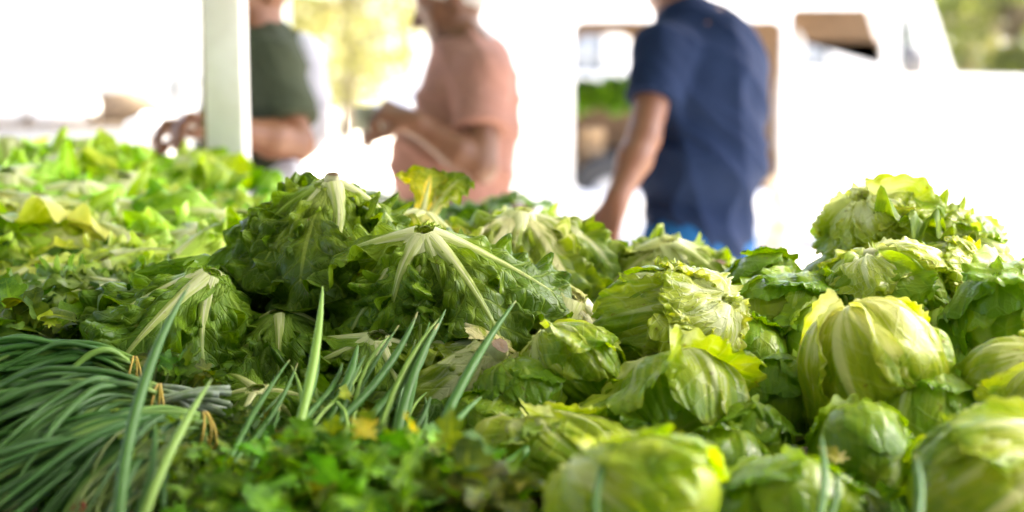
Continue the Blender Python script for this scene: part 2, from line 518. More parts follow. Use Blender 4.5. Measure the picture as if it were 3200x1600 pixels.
for sx_, ye in ((-1.9, 0.2), (1.9, -0.1)):  # unseen sheets added beside the camera to cut light from the sides
    ys = np.linspace(-1.45, ye, 30)
    sy_, sz_ = np.meshgrid(ys, np.linspace(0.25, 2.55, 10))
    can_part('side_light_block', mesh_raw('side_light_block', np.stack([sx_ + .05 * np.sin(sy_ * 7) * (2.7 - sz_) / 2.4, sy_, sz_], -1).reshape(-1, 3), grid_faces(30, 10)), blockcloth)
POLE = at(716, 480, 2.95)
for (x, y) in ((CX0 + .05, CY0 + .05), (CX1 - .05, CY0 + .05), (CX1 - .05, CY1 - .05), (CX0 + .05, CY1 - .05)):
    bevel(can_part('post', boxes_mesh('post', [(x - .035, x + .035, y - .035, y + .035, 0, 2.6)]), M['pole_paint']))

pole = empty('pole', (POLE[0], POLE[1], 0), 'white square steel pole standing in front of the man in the dark green shirt', 'pole')
pm = bevel(link('shaft', boxes_mesh('shaft', [(-.038, .038, -.038, .038, 0.012, 3.0)]), M['pole_paint'], pole), 0.005, 3)
bevel(link('base_plate', boxes_mesh('base_plate', [(-.09, .09, -.09, .09, 0, .012)]), M['pole_paint'], pole), 0.002)
rope = plain_mat('olive_rope', (0.22, 0.19, 0.05), 0.8, 0.3, 80)
zz_ = np.linspace(1.0, 2.9, 60)
link('cord', tube_mesh('cord', np.stack([np.full(60, -.049) + .002 * np.sin(zz_ * 9), np.full(60, .02), zz_], -1), 0.006, 6), rope, pole)

# ------------------------------------------------------------------ iceberg lettuce
def ice_leaf_geo(rng, R, th0, thlen, amax, layer, ruf, peel, nu, nv, lump, phi, rag=0.05, curl=0.0, wid=0.5, crum=1.0):
    u = np.linspace(-1, 1, nu); v = np.linspace(0, 1, nv)
    U, V = np.meshgrid(u, v)
    nA, nB, nC, nD = (Noise(rng, 6, f) for f in (2.2, 5.0, 11.0, 24.0))
    VV = V * (1 - 0.20 * np.abs(U) ** 2.2 + rag * (nC(U, U * 0) * .6 + nD(U * 1.0, U * 0 + 3) * .5) * sm(.4, 1, V))
    A = amax * (0.22 + 0.78 * sm(0, wid, VV))
    A = A * (1 - 0.25 * sm(0.75, 1.1, VV))
    UU = U * (1 + rag * (nC(V, np.sign(U) * 2) * .7 + nD(V, np.sign(U) * 5) * .6))
    th = th0 + thlen * VV
    cx, cz = np.sin(th), -np.cos(th)
    al = UU * A
    D = np.stack([np.cos(al) * cx, np.sin(al), np.cos(al) * cz], -1)
    c, s = math.cos(phi), math.sin(phi)
    D = np.stack([c * D[..., 0] - s * D[..., 1], s * D[..., 0] + c * D[..., 1], D[..., 2]], -1)
    eu = sm(0.55, 1, np.abs(U)); ev = sm(0.6, 1, V)
    e = 1 - (1 - eu) * (1 - ev)
    per = np.where(np.abs(U) > V, V * np.sign(U) * 2, U * 1.6 + 4)
    pleat = np.sin(U * 12 + 1.6 * nA(U, V)) * (1 - 0.5 * V) * sm(0.02, .2, V)
    mid = np.exp(-(U / 0.12) ** 2) * (1 - V) ** 1.2
    wx, wy = U + .25 * nA(U * 1.3, V), V + .25 * nA(V * 1.3 + 4, U)
    puck = nB(wx * 1.1, wy * 1.3)
    crease = (1 - np.abs(np.tanh(1.4 * nB(wx * 1.5 + 7, wy * 1.2)))) ** 3
    fine = nC(U * 1.6, V * 1.3)
    e2 = 1 - (1 - sm(0.80, 1, np.abs(U))) * (1 - sm(0.82, 1, V))
    r = lump(D) * (1 + 0.042 * layer)
    r = r + 0.005 * pleat + 0.050 * mid + crum * (0.050 * puck + 0.006 * fine - 0.042 * crease * sm(.1, .4, V))
    r = r + peel * e ** 2 * (0.55 + 0.45 * nA(U, V))
    r = r + ruf * e * (np.sin(per * 7 + 3 * nA(U * 2, V * 2)) * .55) + ruf * crum * e2 * (np.sin(per * 22 + 4 * nB(U, V)) * .55 + nD(U * 1.3, V * 1.3) * .5)
    r = r - curl * ev ** 3
    P = D * (R * r)[..., None]
    uv = np.stack([(U + 1) / 2, VV], -1)
    return P, uv


def make_lump(rng, amp=0.085):
    n = Noise(rng, 6, 2.0, 3)
    return lambda D: 1 + amp * n(D[..., 0], D[..., 1], D[..., 2])


def iceberg(P, R, butt, label, seed, spin=0.0, squash=(1, 1, 1), nw=9, stub=0, stubdir=None, tint=(1, 1, 1), green=0.0,
            loose=2, res=1.0, big=0.18, name='iceberg_lettuce', group='iceberg lettuces heaped on the right'):
    """P centre, butt: direction of the stem end"""
    rng = np.random.default_rng(seed)
    R = R * .83
    nw += 2; loose += 1
    P = np.array(P, float)
    base = P - np.array([0, 0, R * squash[2]])
    root = empty(name, base, label, 'lettuce', group)
    rot = rot_to(-np.array(butt, float), spin)
    sq = np.array(squash)
    off = P - base
    lump = make_lump(rng)

    def put(nm, G, uv, mat, t):
        nv, nu = G.shape[:2]
        W = (G.reshape(-1, 3) @ rot.T) * sq + off
        link(nm, mesh_raw(nm, W, grid_faces(nu, nv), uv.reshape(-1, 2)), mat, root, t)

    # heart: closed ball built of meridians
    nu, nv = 28, 18
    th = np.linspace(0.02, math.pi - 0.02, nv)[:, None]; ph = np.linspace(0, 2 * math.pi, nu)[None, :]
    D = np.stack([np.sin(th) * np.cos(ph), np.sin(th) * np.sin(ph), -np.cos(th) * np.ones_like(ph)], -1)
    G = D * (R * 0.90 * lump(D) * (1 + 0.012 * np.sin(ph * 14)))[..., None]
    uv = np.stack([np.broadcast_to(ph / 6.2832, (nv, nu)), np.broadcast_to(th / math.pi, (nv, nu))], -1)
    put('heart', G, uv, M['ice'], tint)
    # stem end
    st = np.linspace(0, 1, 7)
    a = np.linspace(0, 2 * math.pi, 15)
    prof = [(0.0, -1.02), (0.06, -1.025), (0.09, -1.015), (0.11, -0.97), (0.18, -0.88)]
    G = np.array([[(r_ * math.cos(t) * R, r_ * math.sin(t) * R, z_ * R) for t in a] for r_, z_ in prof])
    uv = np.zeros(G.shape[:2] + (2,))
    put('stem_end', G, uv, M['butt'], (1, 1, 1))
    # wrapping leaves, inner to outer
    g0 = rng.uniform(0, 6.28)
    for i in range(nw):
        outer = i / max(1, nw - 1)
        phi = g0 + i * 2.39996 + rng.uniform(-.2, .2)
        is_loose = i >= nw - loose
        flap = i >= nw - max(1, loose - 1)
        thlen = rng.uniform(1.7, 2.5) if not is_loose else (rng.uniform(1.0, 1.7) if flap else rng.uniform(1.3, 2.1))
        amax = rng.uniform(0.60, 0.95)
        peel = rng.uniform(0.02, 0.11) if not is_loose else rng.uniform(0.10, big)
        ruf = rng.uniform(0.006, 0.016) if not is_loose else rng.uniform(0.04, 0.085)
        G, uv = ice_leaf_geo(rng, R, 0.10, thlen, amax, 0.3 + 2.6 * outer, ruf, peel, int(50 * res), int(54 * res), lump, phi, rag=(0.05 if is_loose else 0.022) * (1 - .4 * green), crum=1 - .6 * green)
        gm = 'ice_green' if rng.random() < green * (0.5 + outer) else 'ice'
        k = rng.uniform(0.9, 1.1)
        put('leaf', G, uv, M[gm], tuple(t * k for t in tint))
    # torn leaf bases round the stem
    for i in range(stub):
        f = i / max(1, stub - 1)
        phi = g0 + i * 2.39996 + rng.uniform(-.3, .3)
        G, uv = ice_leaf_geo(rng, R, 0.14, rng.uniform(0.65, 1.35) + .25 * f, rng.uniform(0.5, 0.8), 3.6 + 2.6 * f, 0.085, rng.uniform(0.03, 0.12), int(48 * res), int(34 * res), lump, phi, rag=0.07, wid=0.7)
        put('torn_leaf', G, uv, M['ice_pale'], (1.15, 1.15, 1.1))
    return root


# ------------------------------------------------------------------ long leaved heads: escarole, loose leaf lettuce
def long_leaf_geo(rng, L, W, p0, p1, gam=1.0, yaw=0.0, cup=0.25, ruf=0.012, nu=17, nv=40, teeth=0.12, base=0.16, peak=0.68, roll=0.0, lobes=0.1, rfreq=6.0):
    v = np.linspace(0, 1, nv); u = np.linspace(-1, 1, nu)
    nA, nB, nC, nD = (Noise(rng, 6, f) for f in (3.0, 7.0, 14.0, 30.0))
    pit = p0 + (p1 - p0) * v ** gam + 0.12 * nA(v, v * 0)
    ya = yaw * v ** 1.5 + 0.10 * nA(v, v * 0 + 4) * v
    T = np.stack([np.cos(pit) * np.cos(ya), np.cos(pit) * np.sin(ya), np.sin(pit)], -1)
    C = np.vstack([[0, 0, 0], np.cumsum((T[1:] + T[:-1]) / 2 * (L / (nv - 1)), axis=0)])
    S = np.stack([-np.sin(ya), np.cos(ya), 0 * ya], -1)
    N = np.cross(T, S)
    if roll:
        rr = roll * v
        S, N = S * np.cos(rr)[:, None] + N * np.sin(rr)[:, None], N * np.cos(rr)[:, None] - S * np.sin(rr)[:, None]
    prof = base + (1 - base) * sm(0.12, peak, v) ** 1.2
    prof = prof * np.sqrt(np.clip(1 - np.clip((v - peak) / (1 - peak + 1e-6), 0, 1) ** 3.6, 0.0, 1))
    prof[-1] = 0.03
    U, V = np.meshgrid(u, v)
    tooth = np.abs(((v * 17 + rng.uniform(0, 1)) % 1) - .5) * 2 - .5
    tooth2 = np.abs(((v * 19 + rng.uniform(0, 1)) % 1) - .5) * 2 - .5
    wl = prof * (1 + lobes * nB(v, v * 0 + 1) + teeth * tooth * sm(.25, .45, v))
    wr = prof * (1 + lobes * nB(v, v * 0 + 9) + teeth * tooth2 * sm(.25, .45, v))
    Wd = np.where(U < 0, wl[:, None], wr[:, None]) * W * np.abs(U)
    au = np.abs(U)
    ph = np.where(U < 0, 0.0, 2.1)
    blade = sm(.1, .4, V)
    wave = np.sin(V * rfreq * 6.283 * 0.5 + ph + 1.5 * nA(U, V)) * 0.65 + nC(V * 1.0, U * .35 + ph) * 0.5
    h = ruf * (au ** 2.2 * wave * 1.5 + au ** 1.3 * .9 * np.sin(V * 13 + ph + 2 * nA(U, V + 2))) * blade
    h = h + ruf * 0.34 * nD(U * 0.5, V * 1.0) * sm(.08, .4, au) * blade
    h = h - cup * Wd * au
    h = h + ruf * 0.15 * (1 - np.exp(-(U / .25) ** 2)) * np.abs(np.sin(V * 22 - au * 9)) * blade
    lat = np.sign(U) * Wd * (1 - 0.12 * np.abs(wave) * au)
    Pn = C[:, None, :] + S[:, None, :] * lat[..., None] + N[:, None, :] * h[..., None]
    uv = np.stack([(U + 1) / 2, V], -1)
    return Pn, uv, C, S, N


def rib_geo(C, S, N, w0, w1, vend=0.85, ns=7, ht=0.55):
    n = len(C); m = max(6, int(n * vend))
    idx = np.linspace(0, m - 1, min(m, 22)).astype(int)
    f = np.linspace(0, 1, len(idx))
    wd = w0 * (1 - f) ** 1.15 + w1
    a = np.linspace(0, math.pi, ns)
    P = C[idx][:, None, :] - S[idx][:, None, :] * (np.cos(a)[None, :, None] * wd[:, None, None]) + N[idx][:, None, :] * ((np.sin(a)[None, :] * (wd * ht)[:, None] - 0.0008)[..., None])
    uv = np.stack([np.broadcast_to((a / math.pi)[None, :], P.shape[:2]), np.broadcast_to(f[:, None], P.shape[:2])], -1)
    return P, uv


def leafy_head(P, up, label, seed, name='escarole', cat='escarole', group=None, n=26, L=0.2, W=0.05, ribmax=16, p_out=(-0.1, -1.1), p_in=(-0.9, -1.5),
               mat='endive', tint=(1, 1, 1), ruf=0.013, nu=19, nv=52, ribw=0.010, ribs=True, spin=0.0, spread=6.2832, cup=0.2, butt=0.012, teeth=0.055,
               lobes=0.14, rfreq=11.0, base=0.34, extra=(), peak=0.66, jit=0.28, cut=True):
    """P: cut stem end; up: direction the stem end points to; the leaves hang away from it"""
    rng = np.random.default_rng(seed)
    P = np.array(P, float)
    rot = rot_to(up, spin)
    root = empty(name, P - np.array([0, 0, 0.11]), label, cat, group)
    off = np.array([0, 0, 0.11])

    def put(nm, G, uv, m, par, t):
        nv_, nu_ = G.shape[:2]
        Wd = G.reshape(-1, 3) @ rot.T + off
        return link(nm, mesh_raw(nm, Wd, grid_faces(nu_, nv_), uv.reshape(-1, 2)), m, par, t)

    a = np.linspace(0, 2 * math.pi, 17)
    rimn = 1 + 0.10 * np.sin(a * 3 + seed) + .06 * np.sin(a * 7)
    prof = [(0.8, 0.0035), (1.0, 0.0), (1.08, -0.012), (1.25, -0.04)]
    G = np.array([[(r_ * butt * q * math.cos(t), r_ * butt * q * math.sin(t), z_) for t, q in zip(a, rimn)] for r_, z_ in prof])
    if not cut: G = G * np.array([.7, .7, 1]) - np.array([0, 0, .010])
    put('stem_butt', G, np.zeros(G.shape[:2] + (2,)), M['butt'], root, (1, 1, 1))
    if cut:
        G = np.array([[(r_ * butt * q * math.cos(t), r_ * butt * q * math.sin(t), z_) for t, q in zip(a, rimn)] for r_, z_ in [(0.02, 0.0028), (0.5, 0.0042), (0.80, 0.0036)]])
        put('cut_face', G, np.zeros(G.shape[:2] + (2,)), M['butt_cut'], root, (1, 1, 1))
    specs = []
    for i in range(n):
        f = (i + .5) / n
        k = f ** 0.8
        specs.append(dict(phi=(i * 2.39996) % spread, p0=p_out[0] * k + p_in[0] * (1 - k) + rng.uniform(-jit, jit), p1=p_out[1] * k + p_in[1] * (1 - k) + rng.uniform(-jit, jit),
                          L=L * (0.72 + 0.33 * k) * rng.uniform(.88, 1.1), W=W * rng.uniform(.8, 1.15), yaw=rng.uniform(-.9, .9), r0=butt * (0.3 + .8 * k), roll=rng.uniform(-1.2, 1.2)))
    for e in extra:
        d = dict(p0=-0.2, p1=-1.0, L=L, W=W, yaw=0.0, r0=butt * 1.1, roll=0.0, gam=1.0); d.update(e); specs.append(d)
    for si, s in enumerate(specs):
        Pn, uv, C, S, N = long_leaf_geo(rng, s['L'], s['W'], s['p0'], s['p1'], gam=s.get('gam', rng.uniform(.8, 1.5)), yaw=s['yaw'], cup=cup, ruf=s.get('ruf', ruf * rng.uniform(.8, 1.3)), nu=nu, nv=nv,
                                        teeth=teeth, base=base, roll=s['roll'], lobes=lobes, rfreq=rfreq * rng.uniform(.8, 1.3), peak=peak)
        if 'dirw' in s:
            ld = rot.T @ np.array(s['dirw'], float); s['phi'] = math.atan2(ld[1], ld[0])
        c_, s_ = math.cos(s['phi']), math.sin(s['phi'])
        Rz = np.array([[c_, -s_, 0], [s_, c_, 0], [0, 0, 1]])
        o0 = np.array([s['r0'], 0, -0.006])
        k = rng.uniform(.82, 1.15)
        tint_ = s.get('tint', tint)
        lf = put('leaf', (Pn + o0) @ Rz.T, uv, M[mat], root, (tint_[0] * k * rng.uniform(.95, 1.08), tint_[1] * k, tint_[2] * k))
        if ribs and si >= n - ribmax:
            Gr, uvr = rib_geo(C, S, N, s.get('ribw', ribw * rng.uniform(.8, 1.2)), 0.0012, rng.uniform(.65, .9))
            put('midrib', (Gr + o0) @ Rz.T, uvr, M['rib'], lf, (1, 1, 1))
    return root


def V3(*a): return np.array(a, float)


# icebergs: (photo pixel, depth) of each ball's middle, radius, stem direction
G1 = 'iceberg lettuces heaped on the right'
ICE = [
    ((2075, 1000), 1.60, .074, (.80, -.50, .42), (1.16, 1, .98), 9, 9, (1, 1, 1), .08, 1, 'sharp iceberg lettuce on its side with torn pale leaves round its white cut stem'),
    ((1800, 1160), 1.53, .066, (-.6, .3, .75), (1, 1, .98), 9, 0, (1.02, 1.02, .9), .15, 2, 'round yellow green iceberg lettuce with frilled torn edge, left of the big curled one'),
    ((2145, 1295), 1.45, .073, (-.1, .5, .6), (1.08, 1, .98), 9, 0, (1, 1, 1), .2, 3, 'iceberg lettuce with a big outer leaf curling over its front, below the sharp torn one'),
    ((2735, 1160), 1.46, .071, (-.35, .15, .92), (1.0, 1, 1.03), 9, 0, (1.2, 1.12, .95), .0, 1, 'bright yellow white ribbed iceberg lettuce with its stem nub pointing up, at the right centre'),
    ((3060, 1530), 1.20, .079, (.75, -.1, .65), (1.12, 1, .95), 9, 0, (1.08, 1.04, .9), .1, 2, 'large blurred iceberg lettuce filling the lower right corner with one white rib'),
    ((2010, 1560), 1.14, .068, (-.75, .45, .5), (1.12, 1, .95), 9, 0, (1.2, 1.18, 1.1), .0, 2, 'pale blurred iceberg lettuce at the bottom edge right of the herbs'),
    ((2780, 735), 1.82, .073, (-.55, -.3, .75), (1.05, 1, .92), 8, 5, (1.05, 1.03, .9), .2, 4, 'topmost iceberg lettuce of the heap with frilled loose leaves against the white van'),
    ((2790, 905), 1.66, .071, (-.45, -.15, .85), (1.18, 1, .92), 8, 3, (.98, 1.02, 1.0), .2, 1, 'smooth iceberg lettuce with a rusty brown stem, under the topmost one'),
    ((2960, 900), 1.68, .056, (.75, -.55, .3), (1, 1, 1), 5, 10, (1, 1, 1), .2, 1, 'iceberg lettuce with thin torn pleated leaf edges, right of the rusty stemmed one'),
    ((3150, 1010), 1.56, .070, (.1, .5, .8), (1.05, 1, 1), 9, 0, (.9, 1.0, .9), .8, 2, 'dull green iceberg lettuce at the right edge under the loose leaves'),
    ((3185, 1200), 1.42, .060, (.2, -.5, .7), (1.1, 1, .9), 8, 2, (1.05, 1.02, .85), .2, 3, 'iceberg lettuce with a folded pale leaf at the right edge, above the large corner one'),
    ((2470, 985), 1.66, .066, (.2, .7, .5), (1.22, 1, .85), 9, 0, (1.0, 1.05, .9), .6, 3, 'iceberg lettuce with flat folded light green leaves, right of the sharp torn one'),
    ((2385, 900), 1.78, .058, (.1, .8, .3), (1.05, 1, .9), 8, 0, (.85, .95, .8), .9, 2, 'dark green round iceberg lettuce behind the flat folded one, below the blue shirt'),
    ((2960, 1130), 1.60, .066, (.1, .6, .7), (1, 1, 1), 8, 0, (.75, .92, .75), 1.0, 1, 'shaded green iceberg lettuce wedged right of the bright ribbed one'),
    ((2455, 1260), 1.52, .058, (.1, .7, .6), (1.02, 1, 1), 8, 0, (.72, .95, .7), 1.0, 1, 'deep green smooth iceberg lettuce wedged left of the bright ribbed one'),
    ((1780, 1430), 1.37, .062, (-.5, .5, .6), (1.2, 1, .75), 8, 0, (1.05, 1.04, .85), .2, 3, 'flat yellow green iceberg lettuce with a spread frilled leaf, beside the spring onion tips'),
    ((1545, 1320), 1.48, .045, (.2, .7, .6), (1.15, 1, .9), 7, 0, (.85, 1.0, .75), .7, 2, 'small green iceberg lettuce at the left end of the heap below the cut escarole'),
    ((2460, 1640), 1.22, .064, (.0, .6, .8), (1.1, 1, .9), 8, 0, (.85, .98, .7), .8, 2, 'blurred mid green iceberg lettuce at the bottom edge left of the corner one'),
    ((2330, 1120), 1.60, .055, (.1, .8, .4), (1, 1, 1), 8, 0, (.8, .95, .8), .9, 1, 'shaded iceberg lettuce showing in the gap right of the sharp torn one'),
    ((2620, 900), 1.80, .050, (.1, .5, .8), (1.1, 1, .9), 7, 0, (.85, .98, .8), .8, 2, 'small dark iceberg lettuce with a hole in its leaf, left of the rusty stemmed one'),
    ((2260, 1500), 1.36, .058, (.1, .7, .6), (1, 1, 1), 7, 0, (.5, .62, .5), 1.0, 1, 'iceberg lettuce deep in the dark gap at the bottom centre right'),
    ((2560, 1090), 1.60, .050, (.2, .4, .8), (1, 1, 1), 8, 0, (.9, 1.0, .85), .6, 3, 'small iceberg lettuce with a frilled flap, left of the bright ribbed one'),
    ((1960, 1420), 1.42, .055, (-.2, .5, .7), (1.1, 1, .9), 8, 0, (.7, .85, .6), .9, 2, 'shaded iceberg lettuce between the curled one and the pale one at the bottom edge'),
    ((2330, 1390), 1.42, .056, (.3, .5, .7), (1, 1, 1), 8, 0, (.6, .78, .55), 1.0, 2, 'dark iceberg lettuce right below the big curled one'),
    ((2880, 1330), 1.42, .058, (.2, .5, .7), (1.1, 1, .95), 8, 0, (.85, .97, .75), .7, 2, 'green iceberg lettuce between the bright ribbed one and the large corner one'),
    ((3010, 770), 1.80, .052, (.3, .4, .7), (1.1, 1, .9), 8, 0, (1, 1.02, .9), .2, 3, 'small pale iceberg lettuce half behind the torn pleated one, at the upper right'),
    ((1640, 1250), 1.50, .050, (-.2, .5, .7), (1.1, 1, .9), 8, 0, (.85, 1.0, .7), .6, 3, 'small green iceberg lettuce under the frilled yellow green one'),
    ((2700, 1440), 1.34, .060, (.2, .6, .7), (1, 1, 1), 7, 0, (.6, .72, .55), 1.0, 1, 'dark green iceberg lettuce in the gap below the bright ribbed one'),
]
for k, (pp, d, R, butt, sq, nw, stub, tint, green, loose, lab) in enumerate(ICE):
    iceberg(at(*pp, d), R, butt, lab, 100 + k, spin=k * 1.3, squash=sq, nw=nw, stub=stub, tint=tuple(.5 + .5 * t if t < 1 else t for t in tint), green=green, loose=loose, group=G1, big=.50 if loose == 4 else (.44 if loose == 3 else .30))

# escarole heads in the middle, stem ends up
G2 = 'escarole heads heaped in the middle'
DN = -math.pi / 2
ESC = [
    # pixel, depth, up, n, L, W, p_out, p_in, tint, label, kw
    ((1040, 552), 1.76, (.10, -.25, 1), 46, .19, .060, (-.62, -1.3), (-1.0, -1.7), (1.0, 1.02, .9), 'tallest escarole head, stem end up, standing out against the white background', dict(base=.36, butt=.010, ribmax=3, ribw=.007, extra=[dict(dirw=(.35, -1, 0), p0=-.30, p1=-1.2, L=.17, W=.055, yaw=-1.2, ribw=.011), dict(dirw=(-.6, -.8, 0), p0=-.5, p1=-.9, L=.17, W=.055, ribw=.004), dict(dirw=(.9, -.3, 0), p0=-.35, p1=-.8, L=.13, W=.05, ribw=.008)])),
    ((1325, 712), 1.63, (-.08, -.42, .9), 38, .19, .060, (-.72, -1.3), (-1.0, -1.7), (1.05, 1.06, .9), 'escarole head with long white ribs spreading like a star, in sharp focus', dict(ribw=.006, ribmax=2, cut=False, butt=.009, base=.42, extra=[dict(dirw=(-.85, -.65, 0), p0=-.42, p1=-1.05, L=.22, W=.062, ribw=.0115), dict(dirw=(-.1, -1, 0), p0=-.38, p1=-1.2, L=.19, W=.055, ribw=.0125), dict(dirw=(.55, -.85, 0), p0=-.30, p1=-.95, L=.20, W=.052, ribw=.010), dict(dirw=(1, -.25, 0), p0=-.20, p1=-.85, L=.19, W=.058, ruf=.012, ribw=.010), dict(dirw=(-1, .1, 0), p0=-.3, p1=-.9, L=.16, W=.05, ribw=.012), dict(dirw=(-.45, -.9, 0), p0=-.4, p1=-1.3, L=.12, W=.045, ribw=.011), dict(dirw=(.25, -.95, 0), p0=-.35, p1=-1.2, L=.12, W=.045, ribw=.010)])),
    ((665, 842), 1.63, (.40, -.3, .9), 38, .20, .062, (-.72, -1.35), (-1.0, -1.7), (.85, 1, .85), 'escarole head hanging down to the spring onion roots, left of the middle', dict(ribw=.006, ribmax=2, butt=.008, base=.36, cut=False, extra=[dict(dirw=(-.9, -.5, 0), p0=-.45, p1=-1.1, L=.22, W=.055, ribw=.0075), dict(dirw=(-.35, -.95, 0), p0=-.45, p1=-1.2, L=.21, W=.062, ribw=.0085), dict(dirw=(.25, -.95, 0), p0=-.4, p1=-1.1, L=.17, W=.055, yaw=1.1, ribw=.009)])),
    ((1560, 1085), 1.53, (.42, -.55, .75), 20, .17, .044, (-.6, -1.0), (-1.1, -1.5), (1.0, .95, .95), 'escarole head lying with its whitish trimmed stem toward the camera', dict(mat='endive_light', ribs=False, butt=.012, base=.58, ruf=.007)),
    ((1795, 915), 1.66, (.35, -.3, .9), 22, .17, .042, (-.6, -1.1), (-1.1, -1.5), (1.05, 1.0, .95), 'escarole head with a pale rounded stem end left of the sharp torn iceberg', dict(mat='endive_light', ribw=.014, ribmax=6, butt=.014, base=.60, ruf=.007, cut=False)),
    ((1630, 650), 1.92, (.1, -.15, 1), 32, .18, .050, (-.45, -1.1), (-.9, -1.5), (1.1, 1.08, .95), 'blurred pale ribbed escarole below the pink shirt', dict(cut=False, ribmax=6, mat='endive_light', ribw=.010, nv=28, nu=13, base=.35)),
    ((2090, 742), 1.95, (.1, -.2, 1), 28, .17, .045, (-.4, -1.2), (-1.0, -1.5), (1.05, 1.08, .9), 'blurred escarole with a white rib, in front of the navy shirt', dict(cut=False, ribmax=4, mat='endive_light', ribw=.010, nv=28, nu=13, base=.35)),
    ((2245, 842), 1.92, (.1, -.5, .9), 14, .13, .036, (-.7, -1.3), (-1.1, -1.5), (1.2, 1.15, 1.1), 'small blurred escarole showing only a white stem end between the navy shirt and the icebergs', dict(mat='endive_light', ribs=False, butt=.022, nv=24, nu=11, base=.6, ruf=.006)),
    ((1830, 700), 2.02, (.3, -.1, 1), 30, .18, .052, (-.45, -1.1), (-.9, -1.5), (.95, 1.02, .75), 'blurred green escarole under the hand of the man in the navy shirt', dict(cut=False, ribmax=4, mat='endive_light', nv=28, nu=13, ribw=.007)),
    ((1330, 650), 1.90, (.3, .1, 1), 22, .15, .050, (-.3, -1.0), (-.8, -1.5), (1.05, 1, .6), 'yellowing escarole with one upright yellow leaf, behind the star shaped head',
     dict(cut=False, mat='endive_light', nv=28, nu=13, ribw=.006, extra=[dict(dirw=(-.2, 1, 0), p0=1.25, p1=.75, L=.075, W=.042, ruf=.006, ribw=.004, tint=(1.7, 1.15, .35)), dict(dirw=(.6, .8, 0), p0=1.0, p1=.6, L=.08, W=.030, ruf=.006, ribw=.004, tint=(1.5, 1.4, 1.3))])),
    ((3165, 800), 1.76, (.8, -.45, .5), 20, .16, .045, (-.4, -1.0), (-.9, -1.5), (1.1, 1.1, .95), 'loose leaved lettuce with a white stem at the right edge, beside the topmost iceberg', dict(mat='endive_light', ribw=.010, ribmax=5, base=.4, cut=False, name='loose_leaf_lettuce', cat='lettuce')),
    ((1590, 830), 1.76, (.2, -.1, 1), 34, .18, .052, (-.5, -1.2), (-.9, -1.5), (.9, 1.0, .85), 'dark escarole spreading between the star shaped head and the pale stem end', dict(ribw=.006, cut=False, ribmax=5)),
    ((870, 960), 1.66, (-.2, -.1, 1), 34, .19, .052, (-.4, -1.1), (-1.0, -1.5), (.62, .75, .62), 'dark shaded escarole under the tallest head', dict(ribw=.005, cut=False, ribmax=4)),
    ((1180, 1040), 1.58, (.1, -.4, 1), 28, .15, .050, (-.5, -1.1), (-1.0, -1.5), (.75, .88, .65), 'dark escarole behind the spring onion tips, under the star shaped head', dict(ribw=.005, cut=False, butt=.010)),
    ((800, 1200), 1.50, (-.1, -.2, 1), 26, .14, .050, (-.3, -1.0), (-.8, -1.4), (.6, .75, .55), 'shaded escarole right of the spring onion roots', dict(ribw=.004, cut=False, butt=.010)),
]
for k, (pp, d, up, n, L, W, po, pi_, tint, lab, kw) in enumerate(ESC):
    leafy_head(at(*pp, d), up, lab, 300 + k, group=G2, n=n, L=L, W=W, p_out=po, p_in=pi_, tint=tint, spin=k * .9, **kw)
# ------------------------------------------------------------------ loose leaf lettuces heaped at the left, rows from the back to the front
G3 = 'loose leaf lettuces heaped on the left'
ROWS = [
    # y pixel, depth, xs, row words, L, tint
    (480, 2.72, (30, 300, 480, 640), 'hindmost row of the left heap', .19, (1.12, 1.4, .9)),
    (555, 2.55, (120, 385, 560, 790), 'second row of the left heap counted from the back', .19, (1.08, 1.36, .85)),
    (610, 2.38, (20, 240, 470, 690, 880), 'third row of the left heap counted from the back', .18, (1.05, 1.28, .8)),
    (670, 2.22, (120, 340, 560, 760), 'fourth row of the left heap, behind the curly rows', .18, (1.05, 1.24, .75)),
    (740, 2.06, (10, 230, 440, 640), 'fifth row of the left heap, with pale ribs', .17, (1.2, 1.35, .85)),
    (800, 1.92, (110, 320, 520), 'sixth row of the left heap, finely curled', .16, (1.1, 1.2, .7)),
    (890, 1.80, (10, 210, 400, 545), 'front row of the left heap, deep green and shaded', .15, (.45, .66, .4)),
]
ORD = ['leftmost', 'second from left', 'third from left', 'fourth from left', 'fifth from left']
rr = random.Random(5)
k = 0
for (py, d, xs, words, L, tint) in ROWS:
    for j, px in enumerate(xs):
        curly = 'curled' in words or 'front row' in words
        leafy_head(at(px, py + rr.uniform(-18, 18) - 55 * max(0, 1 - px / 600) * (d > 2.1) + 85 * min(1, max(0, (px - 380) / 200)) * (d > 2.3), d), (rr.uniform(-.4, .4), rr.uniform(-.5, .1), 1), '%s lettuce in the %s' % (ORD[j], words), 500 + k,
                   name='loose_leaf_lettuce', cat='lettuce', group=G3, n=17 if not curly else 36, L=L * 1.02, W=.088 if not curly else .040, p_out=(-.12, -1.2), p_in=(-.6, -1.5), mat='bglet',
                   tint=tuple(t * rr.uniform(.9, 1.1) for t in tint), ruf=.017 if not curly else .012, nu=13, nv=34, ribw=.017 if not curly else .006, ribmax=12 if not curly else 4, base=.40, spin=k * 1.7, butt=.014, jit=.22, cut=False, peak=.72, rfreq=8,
                   teeth=.0 if not curly else .25, lobes=.05 if not curly else .25)
        k += 1


